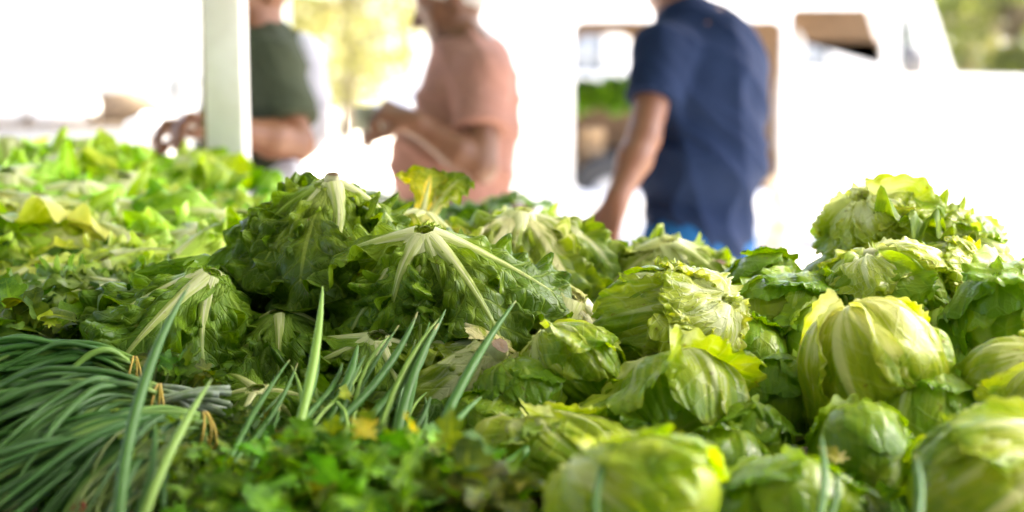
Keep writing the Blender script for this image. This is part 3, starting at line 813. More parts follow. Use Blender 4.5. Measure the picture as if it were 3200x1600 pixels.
# ------------------------------------------------------------------ herbs
def herb_leaf_geo(rng, size, kind='parsley'):
    """lobed leaf blade lying along +x from the stalk, as rings about a line"""
    nr, na = 4, 32
    a = np.linspace(-math.pi, math.pi, na + 1)
    if kind == 'parsley':
        r = 0.34 + 0.42 * np.maximum(0, np.cos(a * 1.5)) ** 1.3 + 0.13 * np.cos(a * 9) * (np.abs(a) < 2.6)
        r = r * np.where(np.abs(a) > 2.5, 0.6, 1)
    elif kind == 'rocket':
        r = 0.36 + 0.5 * np.maximum(0, np.cos(a)) ** 2 + 0.16 * np.cos(a * 5) * (np.abs(a) > .4)
    else:
        r = 0.46 + 0.14 * np.cos(a * 5) + 0.05 * np.cos(a * 15)
    r = r * (1 + rng.uniform(-.1, .1, na + 1)); r[-1] = r[0]
    nz = Noise(rng, 5, 3.0)
    t = np.linspace(0, 1, nr + 1)[:, None]
    x = 0.45 + t * r[None] * np.cos(a)[None]
    y = t * r[None] * np.sin(a)[None] * 1.0
    fold = rng.uniform(-.1, .35); bend = rng.uniform(-.6, .3)
    z = fold * np.abs(y) + bend * (x ** 2) * .5 + 0.09 * nz(x * 1.6, y * 1.6)
    G = np.stack([x, y, z], -1) * size
    uv = np.stack([0.5 + y * .5, np.clip(x * .75, 0, 1)], -1)
    return mesh_raw('herb_blade', G.reshape(-1, 3), grid_faces(na + 1, nr + 1), uv.reshape(-1, 2))


rng = np.random.default_rng(77)
BL = {k: [herb_leaf_geo(rng, 1.0, k) for _ in range(7)] for k in ('parsley', 'rocket', 'round')}
for k_ in BL:
    for m_ in BL[k_]: m_.materials.append(M['herb'])
BLY = []
for m_ in BL['parsley'][:3]:
    c_ = m_.copy(); c_.materials.clear(); c_.materials.append(M['herb_yellow']); BLY.append(c_)


def herb_bunch(base, center, rad, n, size, label, seed, kind='parsley', yellow=0, tint=(1, 1, 1), nstem=24, group='herb bunches along the front', facing=(0, -.35, 1), name='parsley_bunch', cat='herbs', flat=.6):
    """stems rise from base and spread to a leafy crown round center"""
    rng = np.random.default_rng(seed)
    base = np.array(base, float); center = np.array(center, float)
    root = empty(name, base, label, cat, group)
    tips = []
    axis = center - base
    for i in range(nstem):
        q = rng.normal(size=3); q /= np.linalg.norm(q)
        tip = axis + q * np.array([rad, rad * flat, rad * .55]) * rng.uniform(.2, 1.0)
        s = np.linspace(0, 1, 8)[:, None]
        mid = axis * .5 + rng.normal(size=3) * rad * .12
        P = (1 - s) ** 2 * (rng.normal(size=3) * .006) + 2 * s * (1 - s) * mid + s ** 2 * tip
        link('stem', tube_mesh('stem', P, np.linspace(.0019, .0010, 8), 5, cap=False), M['herb_stem'], root, (1, 1, 1))
        tips.append(tip)
    F = Vector(facing).normalized()
    for i in range(n):
        q = rng.normal(size=3); q /= np.linalg.norm(q)
        if i < len(tips): p = tips[i] + q * size * .2
        else: p = axis + q * np.array([rad, rad * flat, rad * .6]) * rng.uniform(.35, 1.0) ** .6
        yl = i >= n - yellow
        if yl: p = axis + np.array([q[0] * rad * .9, -abs(q[1]) * rad * flat * .6 - .2 * rad, abs(q[2]) * rad * .6 + .1 * rad])
        o = link('leaf', (BLY[i % 3] if yl else BL[kind][i % 7]), None, root, tuple(t * rng.uniform(.75, 1.35) for t in tint))
        nrm = (F + Vector(rng.normal(size=3) * .55)).normalized()
        m = nrm.to_track_quat('Z', 'Y').to_matrix() @ Matrix.Rotation(rng.uniform(0, 6.28), 3, 'Z')
        o.rotation_euler = m.to_euler()
        o.location = Vector(p)
        s_ = size * rng.uniform(.7, 1.3)
        o.scale = (s_, s_, s_)
    return root


def on_board(p, dz=0.02):
    q = np.array(p, float).copy(); q[2] = float(board_z(q[1])) + dz; return q


HERB = [
    ((1000, 1480), 1.22, .066, 170, .026, 'parsley', 1, (1.45, 1.55, .9), 'blurred parsley bunch with yellow leaves, in the middle of the front edge'),
    ((1290, 1490), 1.22, .060, 150, .026, 'parsley', 1, (1.45, 1.55, .85), 'blurred parsley bunch between the yellow flecked one and the pale iceberg'),
    ((1120, 1640), 1.15, .074, 170, .028, 'parsley', 1, (1.4, 1.5, .8), 'most blurred parsley bunch, at the bottom edge below the spring onion tips'),
    ((800, 1600), 1.19, .058, 130, .022, 'parsley', 1, (1.2, 1.35, .85), 'yellow leaved parsley bunch at the bottom edge, right of the crossing spring onion leaves'),
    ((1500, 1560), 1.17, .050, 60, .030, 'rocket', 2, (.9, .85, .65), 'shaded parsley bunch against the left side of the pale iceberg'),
    ((760, 1390), 1.41, .060, 100, .017, 'parsley', 0, (.8, .9, .75), 'small leaved parsley bunch behind the dark paired spring onion leaves'),
    ((1130, 1370), 1.43, .060, 90, .020, 'parsley', 1, (.8, .9, .7), 'parsley bunch among the bases of the slanting spring onion leaves'),
    ((50, 1060), 1.60, .060, 70, .036, 'rocket', 1, (1.0, 1.1, .85), 'rocket leaves at the left edge above the lying spring onions'),
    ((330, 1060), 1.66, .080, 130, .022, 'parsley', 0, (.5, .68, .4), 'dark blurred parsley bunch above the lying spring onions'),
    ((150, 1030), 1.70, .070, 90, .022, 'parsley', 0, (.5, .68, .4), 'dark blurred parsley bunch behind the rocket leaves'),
    ((640, 1480), 1.28, .050, 110, .012, 'round', 0, (1.0, 1.05, .7), 'bunch of tiny coriander leaves beside the lowest lying spring onions'),
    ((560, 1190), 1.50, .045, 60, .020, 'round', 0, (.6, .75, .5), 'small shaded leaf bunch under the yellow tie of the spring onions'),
    ((2560, 1580), 1.28, .06, 80, .026, 'parsley', 2, (.75, .9, .6), 'parsley leaves in the gap between the two bottom icebergs at right'),
]
for i, (pp, d, rad, n, size, kind, yl, tint, lab) in enumerate(HERB):
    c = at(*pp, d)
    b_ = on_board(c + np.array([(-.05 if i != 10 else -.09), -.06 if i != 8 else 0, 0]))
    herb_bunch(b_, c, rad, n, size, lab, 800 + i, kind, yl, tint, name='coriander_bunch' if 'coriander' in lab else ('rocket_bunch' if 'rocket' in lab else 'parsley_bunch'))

# long thin coriander stalks at the bottom left
rng = np.random.default_rng(42)
root = empty('coriander_stalks', on_board(at(330, 1640, 1.22)), 'bundle of thin coriander stalks with a red tie at the bottom left edge', 'herbs', 'herb bunches along the front')
b0 = np.array(root.location)
for i in range(46):
    a0 = at(240 + rng.uniform(-40, 70), 1640 + rng.uniform(-20, 20), 1.23 + rng.uniform(-.02, .02)); a1 = at(470 + rng.uniform(-110, 110), 1390 + rng.uniform(-60, 90), 1.32 + rng.uniform(-.03, .03))
    s = np.linspace(0, 1, 9)[:, None]
    mid = (a0 + a1) / 2 + rng.normal(size=3) * .01 + np.array([0, 0, .008])
    P = (1 - s) ** 2 * a0 + 2 * s * (1 - s) * mid + s ** 2 * a1 - b0
    link('stem', tube_mesh('stem', P, np.linspace(.0020, .0012, 9), 5, cap=False), M['herb_stem'], root, (1, 1, 1))
    if i % 2 == 0:
        for q in range(3):
            o = link('leaf', BL['round'][(i + q) % 7], None, root, (1.05, 1.05, .7)); o.location = Vector(P[-1] + rng.normal(size=3) * .008)
            o.rotation_euler = tuple(rng.uniform(-.7, .7, 2)) + (rng.uniform(0, 6.28),); o.scale = (.012,) * 3
tr = at(245, 1590, 1.225) - b0
link('tie', tube_mesh('tie', [tr + np.array([.005 * math.cos(t), .004 * math.sin(t), .004 * math.sin(t + .4)]) for t in np.linspace(0, 6.28, 22)], .0016, 6, cap=False), M['red'], root)

# ------------------------------------------------------------------ spring onions
def blade(name, P0, ctrl, P1, r0, label_root, mat, tint, rng, n=26, flat=.75, tip=.0006, jag=0):
    s = np.linspace(0, 1, n)[:, None]
    P = (1 - s) ** 3 * P0 + 3 * s * (1 - s) ** 2 * ctrl[0] + 3 * s ** 2 * (1 - s) * ctrl[1] + s ** 3 * P1
    f = s[:, 0]
    nz = Noise(rng, 4, 9.0, 1)
    P = P + np.stack([nz(f), nz(f + 3), nz(f + 7)], -1) * (.0022 * np.sin(f * math.pi)[:, None])
    rad = r0 * (0.75 + 0.5 * np.sin(np.clip(f * 1.25, 0, 1) * math.pi * .85)) * np.clip((1.0 - f) / .42, 0, 1) ** .75 + tip
    return link(name, tube_mesh(name, P, rad, 8, flat), mat, label_root, tint)


def lying_bunch(tie, outdir, fan_pts, n, label, seed, tint=(1, 1, 1), root_end=None, r=.0027, sag=.02, lime=.12):
    """leaves run from the tie to the fan points; white shanks go the other way"""
    rng = np.random.default_rng(seed)
    tie = np.array(tie, float); outdir = np.array(outdir, float)
    base = on_board(tie, 0.0)
    root = empty('spring_onion_bunch', base, label, 'spring onions', 'spring onion bunches lying at the left')
    o = tie - base
    fan = [np.array(p, float) - base for p in fan_pts]
    side = np.cross(outdir, [0, 0, 1]); side /= np.linalg.norm(side)
    for i in range(n):
        f = (i + rng.uniform(0, 1)) / n * (len(fan) - 1)
        j = min(int(f), len(fan) - 2); t = f - j
        tip = fan[j] * (1 - t) + fan[j + 1] * t + rng.normal(size=3) * np.array([.03, .02, .010])
        st = o + side * rng.uniform(-.017, .017) + np.array([0, 0, rng.uniform(-.010, .014)])
        Ld = np.linalg.norm(tip - st)
        c1 = st - outdir * Ld * .33 + np.array([0, 0, rng.uniform(.3, 1.2) * sag])
        c2 = tip * .62 + st * .38 + np.array([0, 0, sag * rng.uniform(.5, 1.6)])
        lm = rng.random() < lime
        k_ = rng.uniform(.7, 1.25)
        blade('leaf', st, (c1, c2), tip, r * rng.uniform(.75, 1.35), root, M['onion_lime'] if lm else M['onion'], tuple(q * k_ for q in tint), rng)
        if root_end is not None and i % 6 == 0:
            e = o + outdir * rng.uniform(.025, .075) + side * rng.uniform(-.028, .028) + np.array([0, 0, rng.uniform(-.016, .012)])
            ss = np.linspace(0, 1, 8)[:, None]
            P = st * (1 - ss) + e * ss + np.sin(ss * 3.14) * np.array([0, 0, .004])
            link('white_shank', tube_mesh('white_shank', P, np.linspace(.0026, .0034, 8), 8), M['onion_white'], root)
    for q in range(3):
        cc = o + outdir * (q - 1) * .0045
        ring = [cc + side * (.023 + .001 * q) * math.cos(t) + np.array([0, 0, .017]) * math.sin(t) + outdir * .004 * math.sin(t + q) for t in np.linspace(0, 6.283, 26)]
        link('tie', tube_mesh('tie', ring, .0013, 5, cap=False), M['band'], root)
    return root


lying_bunch(at(495, 1255, 1.42), (1, .12, -.02), [at(-160, 1290, 1.40), at(-160, 1390, 1.34), at(-160, 1500, 1.30), at(-120, 1560, 1.27)], 100,
            'spring onion bunch tied with a yellow band, its white root ends at the right', 11, root_end=1, sag=.03)
lying_bunch(at(420, 1165, 1.50), (1, .2, -.05), [at(-200, 1150, 1.50), at(-200, 1220, 1.46), at(-200, 1300, 1.42)], 66,
            'spring onion bunch arching behind the yellow banded one', 12, sag=.035, tint=(.9, 1, .9), lime=.08)
lying_bunch(at(640, 1345, 1.37), (.95, .3, -.05), [at(-150, 1500, 1.27), at(-100, 1620, 1.24), at(60, 1740, 1.22), at(250, 1760, 1.20)], 100,
            'nearest lying spring onion bunch, sweeping down to the bottom left corner', 13, sag=.022, tint=(.8, .92, .9), lime=.06)


def standing_bunch(gather, blades, label, seed):
    """blades: (base px, tip px, depth base, depth tip, width px, lime, bend)"""
    rng = np.random.default_rng(seed)
    g_ = np.array(gather, float)
    root = empty('spring_onion_bunch', on_board(g_, 0), label, 'spring onions', 'spring onion bunches standing at the front')
    b0 = np.array(root.location)
    more = []
    for (bp, tp, d0, d1, wpx, lime, bend) in blades:
        if len(blades) > 3 and wpx > 20:
            for q in range(2):
                f = rng.uniform(.45, .95)
                more.append(((bp[0] + rng.uniform(-45, 45), bp[1] + rng.uniform(0, 30)), (bp[0] + (tp[0] - bp[0]) * f + rng.uniform(-60, 60), bp[1] + (tp[1] - bp[1]) * f + rng.uniform(-20, 30)), d0 + .015, d1 + .01, wpx * rng.uniform(.35, .6), rng.random() < .25, rng.uniform(-.012, .012)))
    for (bp, tp, d0, d1, wpx, lime, bend) in list(blades) + more:
        B = at(*bp, d0); T = at(*tp, d1); bend = bend * 1.6
        perp = np.array([-(tp[1] - bp[1]), tp[0] - bp[0]], float); perp /= np.linalg.norm(perp) + 1e-9
        dv = np.array([perp[0], 0, -perp[1]]) * bend
        r = wpx / FPX * (d0 * .6 + d1 * .4) / 2
        # the visible stretch, continued down to the gathered foot
        n = 26; s = np.linspace(0, 1, n)[:, None]
        m1 = B + (T - B) * .35 + dv; m2 = B + (T - B) * .7 + dv * .8
        P = (1 - s) ** 3 * B + 3 * s * (1 - s) ** 2 * m1 + 3 * s ** 2 * (1 - s) * m2 + s ** 3 * T
        foot = g_ + rng.normal(size=3) * .008
        low = np.linspace(0, 1, 9)[:-1, None]
        dirn = (P[1] - P[0]) / np.linalg.norm(P[1] - P[0])
        cc = B - dirn * np.linalg.norm(B - foot) * .5
        Q = (1 - low) ** 2 * foot + 2 * low * (1 - low) * cc + low ** 2 * B
        A = np.vstack([Q, P])
        f = np.linspace(0, 1, len(A))
        t = np.concatenate([np.zeros(len(Q)), s[:, 0]])
        rad = .60 * r * np.clip((1.0 - t) / .5, 0, 1) ** .7 + .0006
        k_ = rng.uniform(.85, 1.15)
        link('leaf', tube_mesh('leaf', A - b0, rad * 1.05, 8, .9), M['onion_lime'] if lime else M['onion'], root, (k_ * 1.35, k_ * 1.35, k_ * 1.3))
    return root


standing_bunch(at(380, 1850, 1.13), [
    ((372, 1600), (592, 890), 1.17, 1.42, 60, 0, -.012), ((455, 1600), (662, 1185), 1.17, 1.32, 46, 1, -.004), ((432, 1610), (485, 1320), 1.18, 1.27, 34, 0, .004)],
    'three tall spring onion leaves crossing in front of the lying bunches', 21)
standing_bunch(at(760, 1780, 1.20), [
    ((925, 1360), (1008, 895), 1.36, 1.48, 44, 1, .004), ((640, 1520), (930, 1135), 1.30, 1.46, 30, 0, .010), ((690, 1500), (905, 1125), 1.31, 1.47, 26, 0, -.004),
    ((775, 1480), (875, 1270), 1.33, 1.42, 26, 0, .003), ((790, 1470), (880, 1300), 1.32, 1.42, 22, 0, -.003), ((870, 1470), (935, 1290), 1.33, 1.42, 24, 0, .003)],
    'spring onion leaves left of the middle, one broad and lime green, others dark in pairs', 22)
standing_bunch(at(930, 1800, 1.22), [
    ((1095, 1280), (1305, 975), 1.40, 1.50, 36, 0, .006), ((1140, 1320), (1392, 968), 1.39, 1.52, 42, 0, .006), ((1195, 1330), (1372, 995), 1.39, 1.51, 30, 1, -.006),
    ((1055, 1260), (1118, 1078), 1.42, 1.48, 44, 0, .002), ((1080, 1250), (1142, 1110), 1.42, 1.48, 26, 0, -.002), ((1005, 1250), (1070, 1135), 1.42, 1.48, 26, 0, .003),
    ((1235, 1400), (1370, 1010), 1.36, 1.50, 46, 0, -.006), ((1265, 1380), (1345, 1240), 1.36, 1.42, 26, 0, .003), ((1060, 1240), (1130, 1150), 1.42, 1.46, 16, 1, .002)],
    'dense middle spring onion leaves slanting up in front of the star shaped escarole', 23)
standing_bunch(at(1200, 1800, 1.20), [
    ((1345, 1420), (1612, 940), 1.33, 1.50, 46, 0, -.006), ((1330, 1520), (1505, 1240), 1.26, 1.40, 48, 0, -.008), ((1450, 1510), (1745, 1288), 1.27, 1.38, 56, 0, .010)],
    'three broad bluish spring onion leaves reaching up to the trimmed escarole', 24)
standing_bunch(at(1840, 1850, 1.04), [((1862, 1600), (1925, 1385), 1.06, 1.12, 30, 0, -.004)], 'single blurred spring onion leaf in front of the pale bottom iceberg', 25)
standing_bunch(at(2560, 1850, 1.08), [((2562, 1610), (2566, 1365), 1.12, 1.2, 30, 0, .003), ((2590, 1620), (2612, 1480), 1.12, 1.16, 26, 0, .003)], 'pair of blurred spring onion leaves left of the corner iceberg', 26)
standing_bunch(at(2868, 1850, 1.04), [((2870, 1610), (2862, 1425), 1.06, 1.12, 40, 0, .002)], 'single blurred spring onion leaf in front of the large corner iceberg', 27)

# bed of loose leaves that fills the board under the heads
rng = np.random.default_rng(9)
Vs, Fs, UVs = [], [], []
o_ = 0
for i in range(1500):
    x = rng.uniform(-1.15, 1.15); y = rng.uniform(0.95, 2.75)
    if x > 0 and y > 1.85: continue
    z = float(board_z(np.array(y))) + rng.uniform(.01, .055)
    Pn, uv, C, S, N = long_leaf_geo(rng, rng.uniform(.07, .12), rng.uniform(.022, .034), rng.uniform(-.2, .5), rng.uniform(-.7, .1), nu=7, nv=9, ruf=.009)
    a = rng.uniform(0, 6.28); c_, s_ = math.cos(a), math.sin(a)
    W = Pn.reshape(-1, 3) @ np.array([[c_, -s_, 0], [s_, c_, 0], [0, 0, 1]]).T + np.array([x, y, z])
    Vs.append(W); UVs.append(uv.reshape(-1, 2)); Fs.append(grid_faces(7, 9) + o_); o_ += 63
bed = link('leaf_bed', mesh_raw('leaf_bed', np.vstack(Vs), np.vstack(Fs), np.vstack(UVs)), M['endive'], None, (.6, .8, .55))
tag(bed, 'loose dark green leaves strewn under the heaped lettuces', 'loose leaves', kind='stuff')
# ------------------------------------------------------------------ people
class SDF:
    def __init__(s, lo, hi, vox):
        s.lo = np.array(lo, float); s.v = vox
        s.n = np.ceil((np.array(hi) - s.lo) / vox).astype(int) + 1
        s.D = np.full(s.n, 0.5, np.float32)
        s.ax = [np.float32(s.lo[i]) + np.arange(s.n[i], dtype=np.float32) * np.float32(vox) for i in range(3)]

    def box(s, lo, hi):
        a = np.clip(np.floor((np.array(lo) - s.lo) / s.v).astype(int), 0, s.n)
        b = np.clip(np.ceil((np.array(hi) - s.lo) / s.v).astype(int) + 1, 0, s.n)
        sl = tuple(slice(x, y) for x, y in zip(a, b))
        g = np.meshgrid(*[s.ax[i][sl[i]] for i in range(3)], indexing='ij', sparse=True)
        return sl, g

    def blend(s, sl, d, k):
        a = s.D[sl]
        if k > 0:
            h = np.maximum(k - np.abs(a - d), 0) / k
            s.D[sl] = np.minimum(a, d) - h * h * k * 0.25
        else: s.D[sl] = np.minimum(a, d)

    def cap(s, a, b, ra, rb, k=.02, fold=None):
        a = np.array(a, float); b = np.array(b, float); m = max(ra, rb) + k + .03
        sl, (X, Y, Z) = s.box(np.minimum(a, b) - m, np.maximum(a, b) + m)
        if 0 in s.D[sl].shape: return s
        ba = b - a; L2 = float(ba @ ba) + 1e-9
        t = np.clip(((X - a[0]) * ba[0] + (Y - a[1]) * ba[1] + (Z - a[2]) * ba[2]) / L2, 0, 1)
        d = np.sqrt((X - a[0] - t * ba[0]) ** 2 + (Y - a[1] - t * ba[1]) ** 2 + (Z - a[2] - t * ba[2]) ** 2) - (ra + (rb - ra) * t)
        if fold is not None: d = d + fold(X, Y, Z)
        s.blend(sl, d.astype(np.float32), k); return s

    def ell(s, c, r, k=.02, R=None, fold=None):
        c = np.array(c, float); r = np.array(r, float); m = max(r) + k + .03
        sl, (X, Y, Z) = s.box(c - m, c + m)
        if 0 in s.D[sl].shape: return s
        x, y, z = X - c[0], Y - c[1], Z - c[2]
        if R is not None:
            R = np.array(R)
            x, y, z = (R[0, 0] * x + R[1, 0] * y + R[2, 0] * z, R[0, 1] * x + R[1, 1] * y + R[2, 1] * z, R[0, 2] * x + R[1, 2] * y + R[2, 2] * z)
        k0 = np.sqrt((x / r[0]) ** 2 + (y / r[1]) ** 2 + (z / r[2]) ** 2)
        k1 = np.sqrt((x / r[0] ** 2) ** 2 + (y / r[1] ** 2) ** 2 + (z / r[2] ** 2) ** 2) + 1e-6
        d = k0 * (k0 - 1) / k1
        if fold is not None: d = d + fold(X, Y, Z)
        s.blend(sl, d.astype(np.float32), k); return s

    def cut(s, c, n):
        """remove what lies beyond the plane through c with outward normal n"""
        n = np.array(n, float); n /= np.linalg.norm(n)
        X, Y, Z = np.meshgrid(*s.ax, indexing='ij', sparse=True)
        s.D = np.maximum(s.D, ((X - c[0]) * n[0] + (Y - c[1]) * n[1] + (Z - c[2]) * n[2]).astype(np.float32)); return s

    def cut_at(s, c, n, rad):
        """the same, only within rad of c"""
        n = np.array(n, float); n /= np.linalg.norm(n); c = np.array(c, float)
        sl, (X, Y, Z) = s.box(c - rad, c + rad)
        pl = (X - c[0]) * n[0] + (Y - c[1]) * n[1] + (Z - c[2]) * n[2]
        ds = np.sqrt((X - c[0]) ** 2 + (Y - c[1]) ** 2 + (Z - c[2]) ** 2) - rad
        s.D[sl] = np.maximum(s.D[sl], np.minimum(pl, -ds).astype(np.float32)); return s

    def mesh(s, name, base):
        g = openvdb.FloatGrid(0.5)
        g.copyFromArray(np.ascontiguousarray(s.D))
        res = g.convertToQuads(0.0)
        pts, quads = res[0], res[-1] if len(res) == 2 else res[1]
        P = np.array(pts, float) * s.v + s.lo - base
        return mesh_raw(name, P, np.array(quads)[:, ::-1])


def head(s, c, fwd, size=1.0):
    """skull, jaw, nose, brow, ears, lips around c, facing fwd"""
    f = np.array(fwd, float); f /= np.linalg.norm(f)
    l = np.cross([0, 0, 1], f); l /= np.linalg.norm(l); u = np.cross(f, l)
    R = np.stack([f, l, u], 1); c = np.array(c, float)
    p = lambda a, b, d: c + (f * a + l * b + u * d) * size
    s.ell(p(-.012, 0, .03), (.098 * size, .077 * size, .092 * size), .0, R)
    s.ell(p(.018, 0, -.030), (.072 * size, .063 * size, .088 * size), .03, R)
    s.ell(p(.060, 0, -.092), (.026 * size, .032 * size, .024 * size), .03, R)
    s.cap(p(.075, -.035, .032), p(.075, .035, .032), .013, .013, .015)
    s.cap(p(.088, 0, .018), p(.108, 0, -.018), .008, .014, .012)
    s.cap(p(.092, -.014, -.02), p(.092, .014, -.02), .009, .009, .008)
    s.cap(p(.083, -.020, -.052), p(.083, .020, -.052), .008, .008, .008)
    s.cap(p(.081, -.016, -.066), p(.081, .016, -.066), .009, .009, .008)
    for q in (-1, 1):
        s.ell(p(-.008, q * .078, -.008), (.020 * size, .008, .032 * size), .006, R)
        s.ell(p(.052, q * .042, -.01), (.022, .02, .022), .02, R)
    return p, R


def hand(s, wrist, dirn, palm_n, curl=1.0, thumb=1):
    """palm, four unequal curled fingers and a thumb"""
    d = np.array(dirn, float); d /= np.linalg.norm(d)
    n = np.array(palm_n, float); n -= d * (n @ d); n /= np.linalg.norm(n)
    a = np.cross(n, d); w = np.array(wrist, float)
    s.cap(w, w + d * .03, .027, .026, .02)
    for q in (-1.5, -.5, .5, 1.5):
        s.cap(w + d * .025 + a * q * .012, w + d * .088 + a * q * .019, .017, .0125, .014)
    for q, Lf in ((-1.5, .82), (-.5, 1.0), (.5, .96), (1.5, .78)):
        p = w + d * .088 + a * q * .0195; ang = 0.35 * curl
        for ln, rd in ((.040, .0098), (.028, .009), (.021, .0082)):
            ang += .75 * curl
            nd = d * math.cos(ang) + n * math.sin(ang)
            p2 = p + nd * ln * Lf
            s.cap(p, p2, rd, rd - .0008, .004); p = p2
    p = w + d * .025 + a * thumb * .026
    for ln, rd, bx in ((.042, .0135, .8), (.032, .011, .45), (.024, .0095, .15)):
        nd = d * .75 + a * thumb * bx + n * .55 * curl; nd /= np.linalg.norm(nd)
        s.cap(p, p + nd * ln, rd, rd - .0012, .006); p = p + nd * ln


def folds(seed, dirs, amp=.006):
    rng = np.random.default_rng(seed)
    ks = []
    for (v, f) in dirs:
        v = np.array(v, float); v /= np.linalg.norm(v)
        ks.append((v * f, rng.uniform(0, 6.28), rng.normal(size=3) * f * .25))

    def fn(X, Y, Z):
        t = 0
        for kv, ph, kw in ks:
            wv = np.sin(kw[0] * X + kw[1] * Y + kw[2] * Z) * 1.4
            t = t + (1 - np.abs(np.sin(kv[0] * X + kv[1] * Y + kv[2] * Z + ph + wv))) ** 2
        return -amp * (t - .5 * len(ks))
    return fn


def lerp(a, b, t): return np.array(a) * (1 - t) + np.array(b) * t


def person(label, J, head_dir, skin, shirt, trouser, hairc, sleeve, seed, belly=0.0, hem=.82, vox=.0075, hemn=(0, 0, -1), hair='short', hands=None, chest_r=None, neck_r=.058, fold_dirs=None, cap_col=None, loose=.016):
    """J: joints in world metres"""
    base = np.array([J['pelvis'][0], J['pelvis'][1], 0.0])
    root = empty('person', base, label, 'person')
    pts = np.array(list(J.values()))
    lo = pts.min(0) - .24; hi = pts.max(0) + .24; lo[2] = -.01
    sh = (J['shl'] + J['shr']) / 2
    side = J['shl'] - J['shr']; side = side / np.linalg.norm(side)
    fwd = np.cross(side, [0, 0, 1]); fwd /= np.linalg.norm(fwd)          # facing direction
    R = np.stack([fwd, side, [0, 0, 1]], 1)
    cr = chest_r or (.108, .150, .20)

    def torso(s, g, fold=None, k=.06):
        s.ell(J['chest'], (cr[0] + g, cr[1] + g, cr[2]), k, R, fold)
        s.ell(J['belly'] + fwd * belly * .5, (cr[0] * .96 + belly + g, cr[1] * .95 + g + belly * .3, .17), k, R, fold)
        s.ell(J['pelvis'], (.115 + g, .160 + g, .13), k, R, fold)
        for q in ('shl', 'shr'):
            s.cap(lerp(J['neck'], J[q], .25) - np.array([0, 0, .035]), J[q], .058 + g, .056 + g, k * .8, fold)

    s = SDF(lo, hi, vox)
    torso(s, -.006)
    s.cap(J['neck'] - np.array([0, 0, .05]), J['head'] - np.array([0, 0, .05]), neck_r * 1.1, neck_r, .03)
    p, Rh = head(s, J['head'], head_dir)
    for q in 'lr':
        e, wr = J['el' + q], J['wr' + q]
        s.cap(J['sh' + q], e, .050, .041, .03)
        s.cap(e, lerp(e, wr, .35), .042, .044, .015); s.cap(lerp(e, wr, .35), wr, .043, .028, .015)
        hd, pn, cu, th = (hands or {}).get(q, (wr - e, -fwd, .9, 1))
        hand(s, wr, hd, pn, cu, th)
        hip = J['pelvis'] + side * (.088 if q == 'l' else -.088) - np.array([0, 0, .05])
        kn, an = J['kn' + q], J['an' + q]
        s.cap(hip, kn, .088, .056, .04); s.cap(kn, lerp(kn, an, .35), .055, .056, .02); s.cap(lerp(kn, an, .35), an, .055, .036, .02)
        s.cap(an, an + fwd * .13 - np.array([0, 0, .045]), .04, .032, .02)
    sk = skin_mat('skin', skin)
    link('body', s.mesh('body', base), sk, root)
    # shirt
    fo = folds(seed, fold_dirs or [((.3, .2, 1), 34), ((1, .3, .5), 30)], .010)
    s = SDF(lo, hi, vox)
    torso(s, loose, fo)
    s.cap(J['neck'] - np.array([0, 0, .075]), J['neck'] + np.array([0, 0, .002]), neck_r + .03, neck_r + .014, .04)
    fo2 = folds(seed + 1, [((.5, .3, 1), 48)], .005)
    sv = SDF(lo, hi, vox)
    for q in 'lr':
        e = J['el' + q]; t = sleeve
        end = lerp(J['sh' + q], e, t)
        sv.cap(J['sh' + q], lerp(J['sh' + q], e, t + .12), .066, .074, .0, fo2)
        sv.cut_at(end, e - J['sh' + q], .12)
    h_ = np.maximum(.04 - np.abs(s.D - sv.D), 0) / .04
    s.D = np.minimum(s.D, sv.D) - h_ * h_ * .01
    s.cut((J['pelvis'][0], J['pelvis'][1], hem), hemn)
    link('t_shirt', s.mesh('t_shirt', base), cloth_mat('t_shirt_cloth', shirt), root)
    # collar
    ring = [J['neck'] + np.array([0, 0, .018]) + side * (neck_r + .010) * math.cos(t) + fwd * (neck_r + .010) * math.sin(t) - np.array([0, 0, 1]) * .018 * math.sin(t) for t in np.linspace(0, 6.283, 30)]
    link('collar', tube_mesh('collar', np.array(ring) - base, .008, 6, cap=False), cloth_mat('collar_cloth', tuple(c * .9 for c in shirt)), root)
    # trousers
    s = SDF(lo, hi, vox)
    s.ell(J['pelvis'], (.123, .168, .135), .03, R)
    for q in 'lr':
        hip = J['pelvis'] + side * (.088 if q == 'l' else -.088) - np.array([0, 0, .05])
        s.cap(hip, J['kn' + q], .100, .076, .04, fo2); s.cap(J['kn' + q], J['an' + q], .076, .060, .03, fo2)
        s.cut_at(J['an' + q] + np.array([0, 0, .03]), (0, 0, -1), .11)
    s.cut((0, 0, J['pelvis'][2] + .09), (0, 0, 1))
    link('trousers', s.mesh('trousers', base), cloth_mat('trouser_cloth', trouser), root)
    for q in 'lr':
        s = SDF(J['an' + q] + np.array([-.22, -.22, -.1]), J['an' + q] + np.array([.22, .22, .1]), vox)
        a = J['an' + q]
        s.cap(a - fwd * .035 - np.array([0, 0, .035]), a + fwd * .16 - np.array([0, 0, .05]), .046, .040, .02); s.cap(a, a - np.array([0, 0, .04]), .05, .05, .03)
        s.cut((0, 0, .004), (0, 0, -1))
        link('shoe', s.mesh('shoe', base), plain_mat('shoe_leather', (.06, .045, .035), .5), root)
    # hair
    if hair:
        s = SDF(J['head'] - .2, J['head'] + .2, .006)
        s.ell(p(-.016, 0, .036), (.102, .081, .096), 0, Rh)
        s.cut(p(.045, 0, .03), Rh[:, 0] - Rh[:, 2] * 1.0)
        if hair == 'bald': s.cut(p(0, 0, .05), Rh[:, 2])
        link('hair', s.mesh('hair', base), plain_mat('hair', hairc, .6, .3, 200), root)
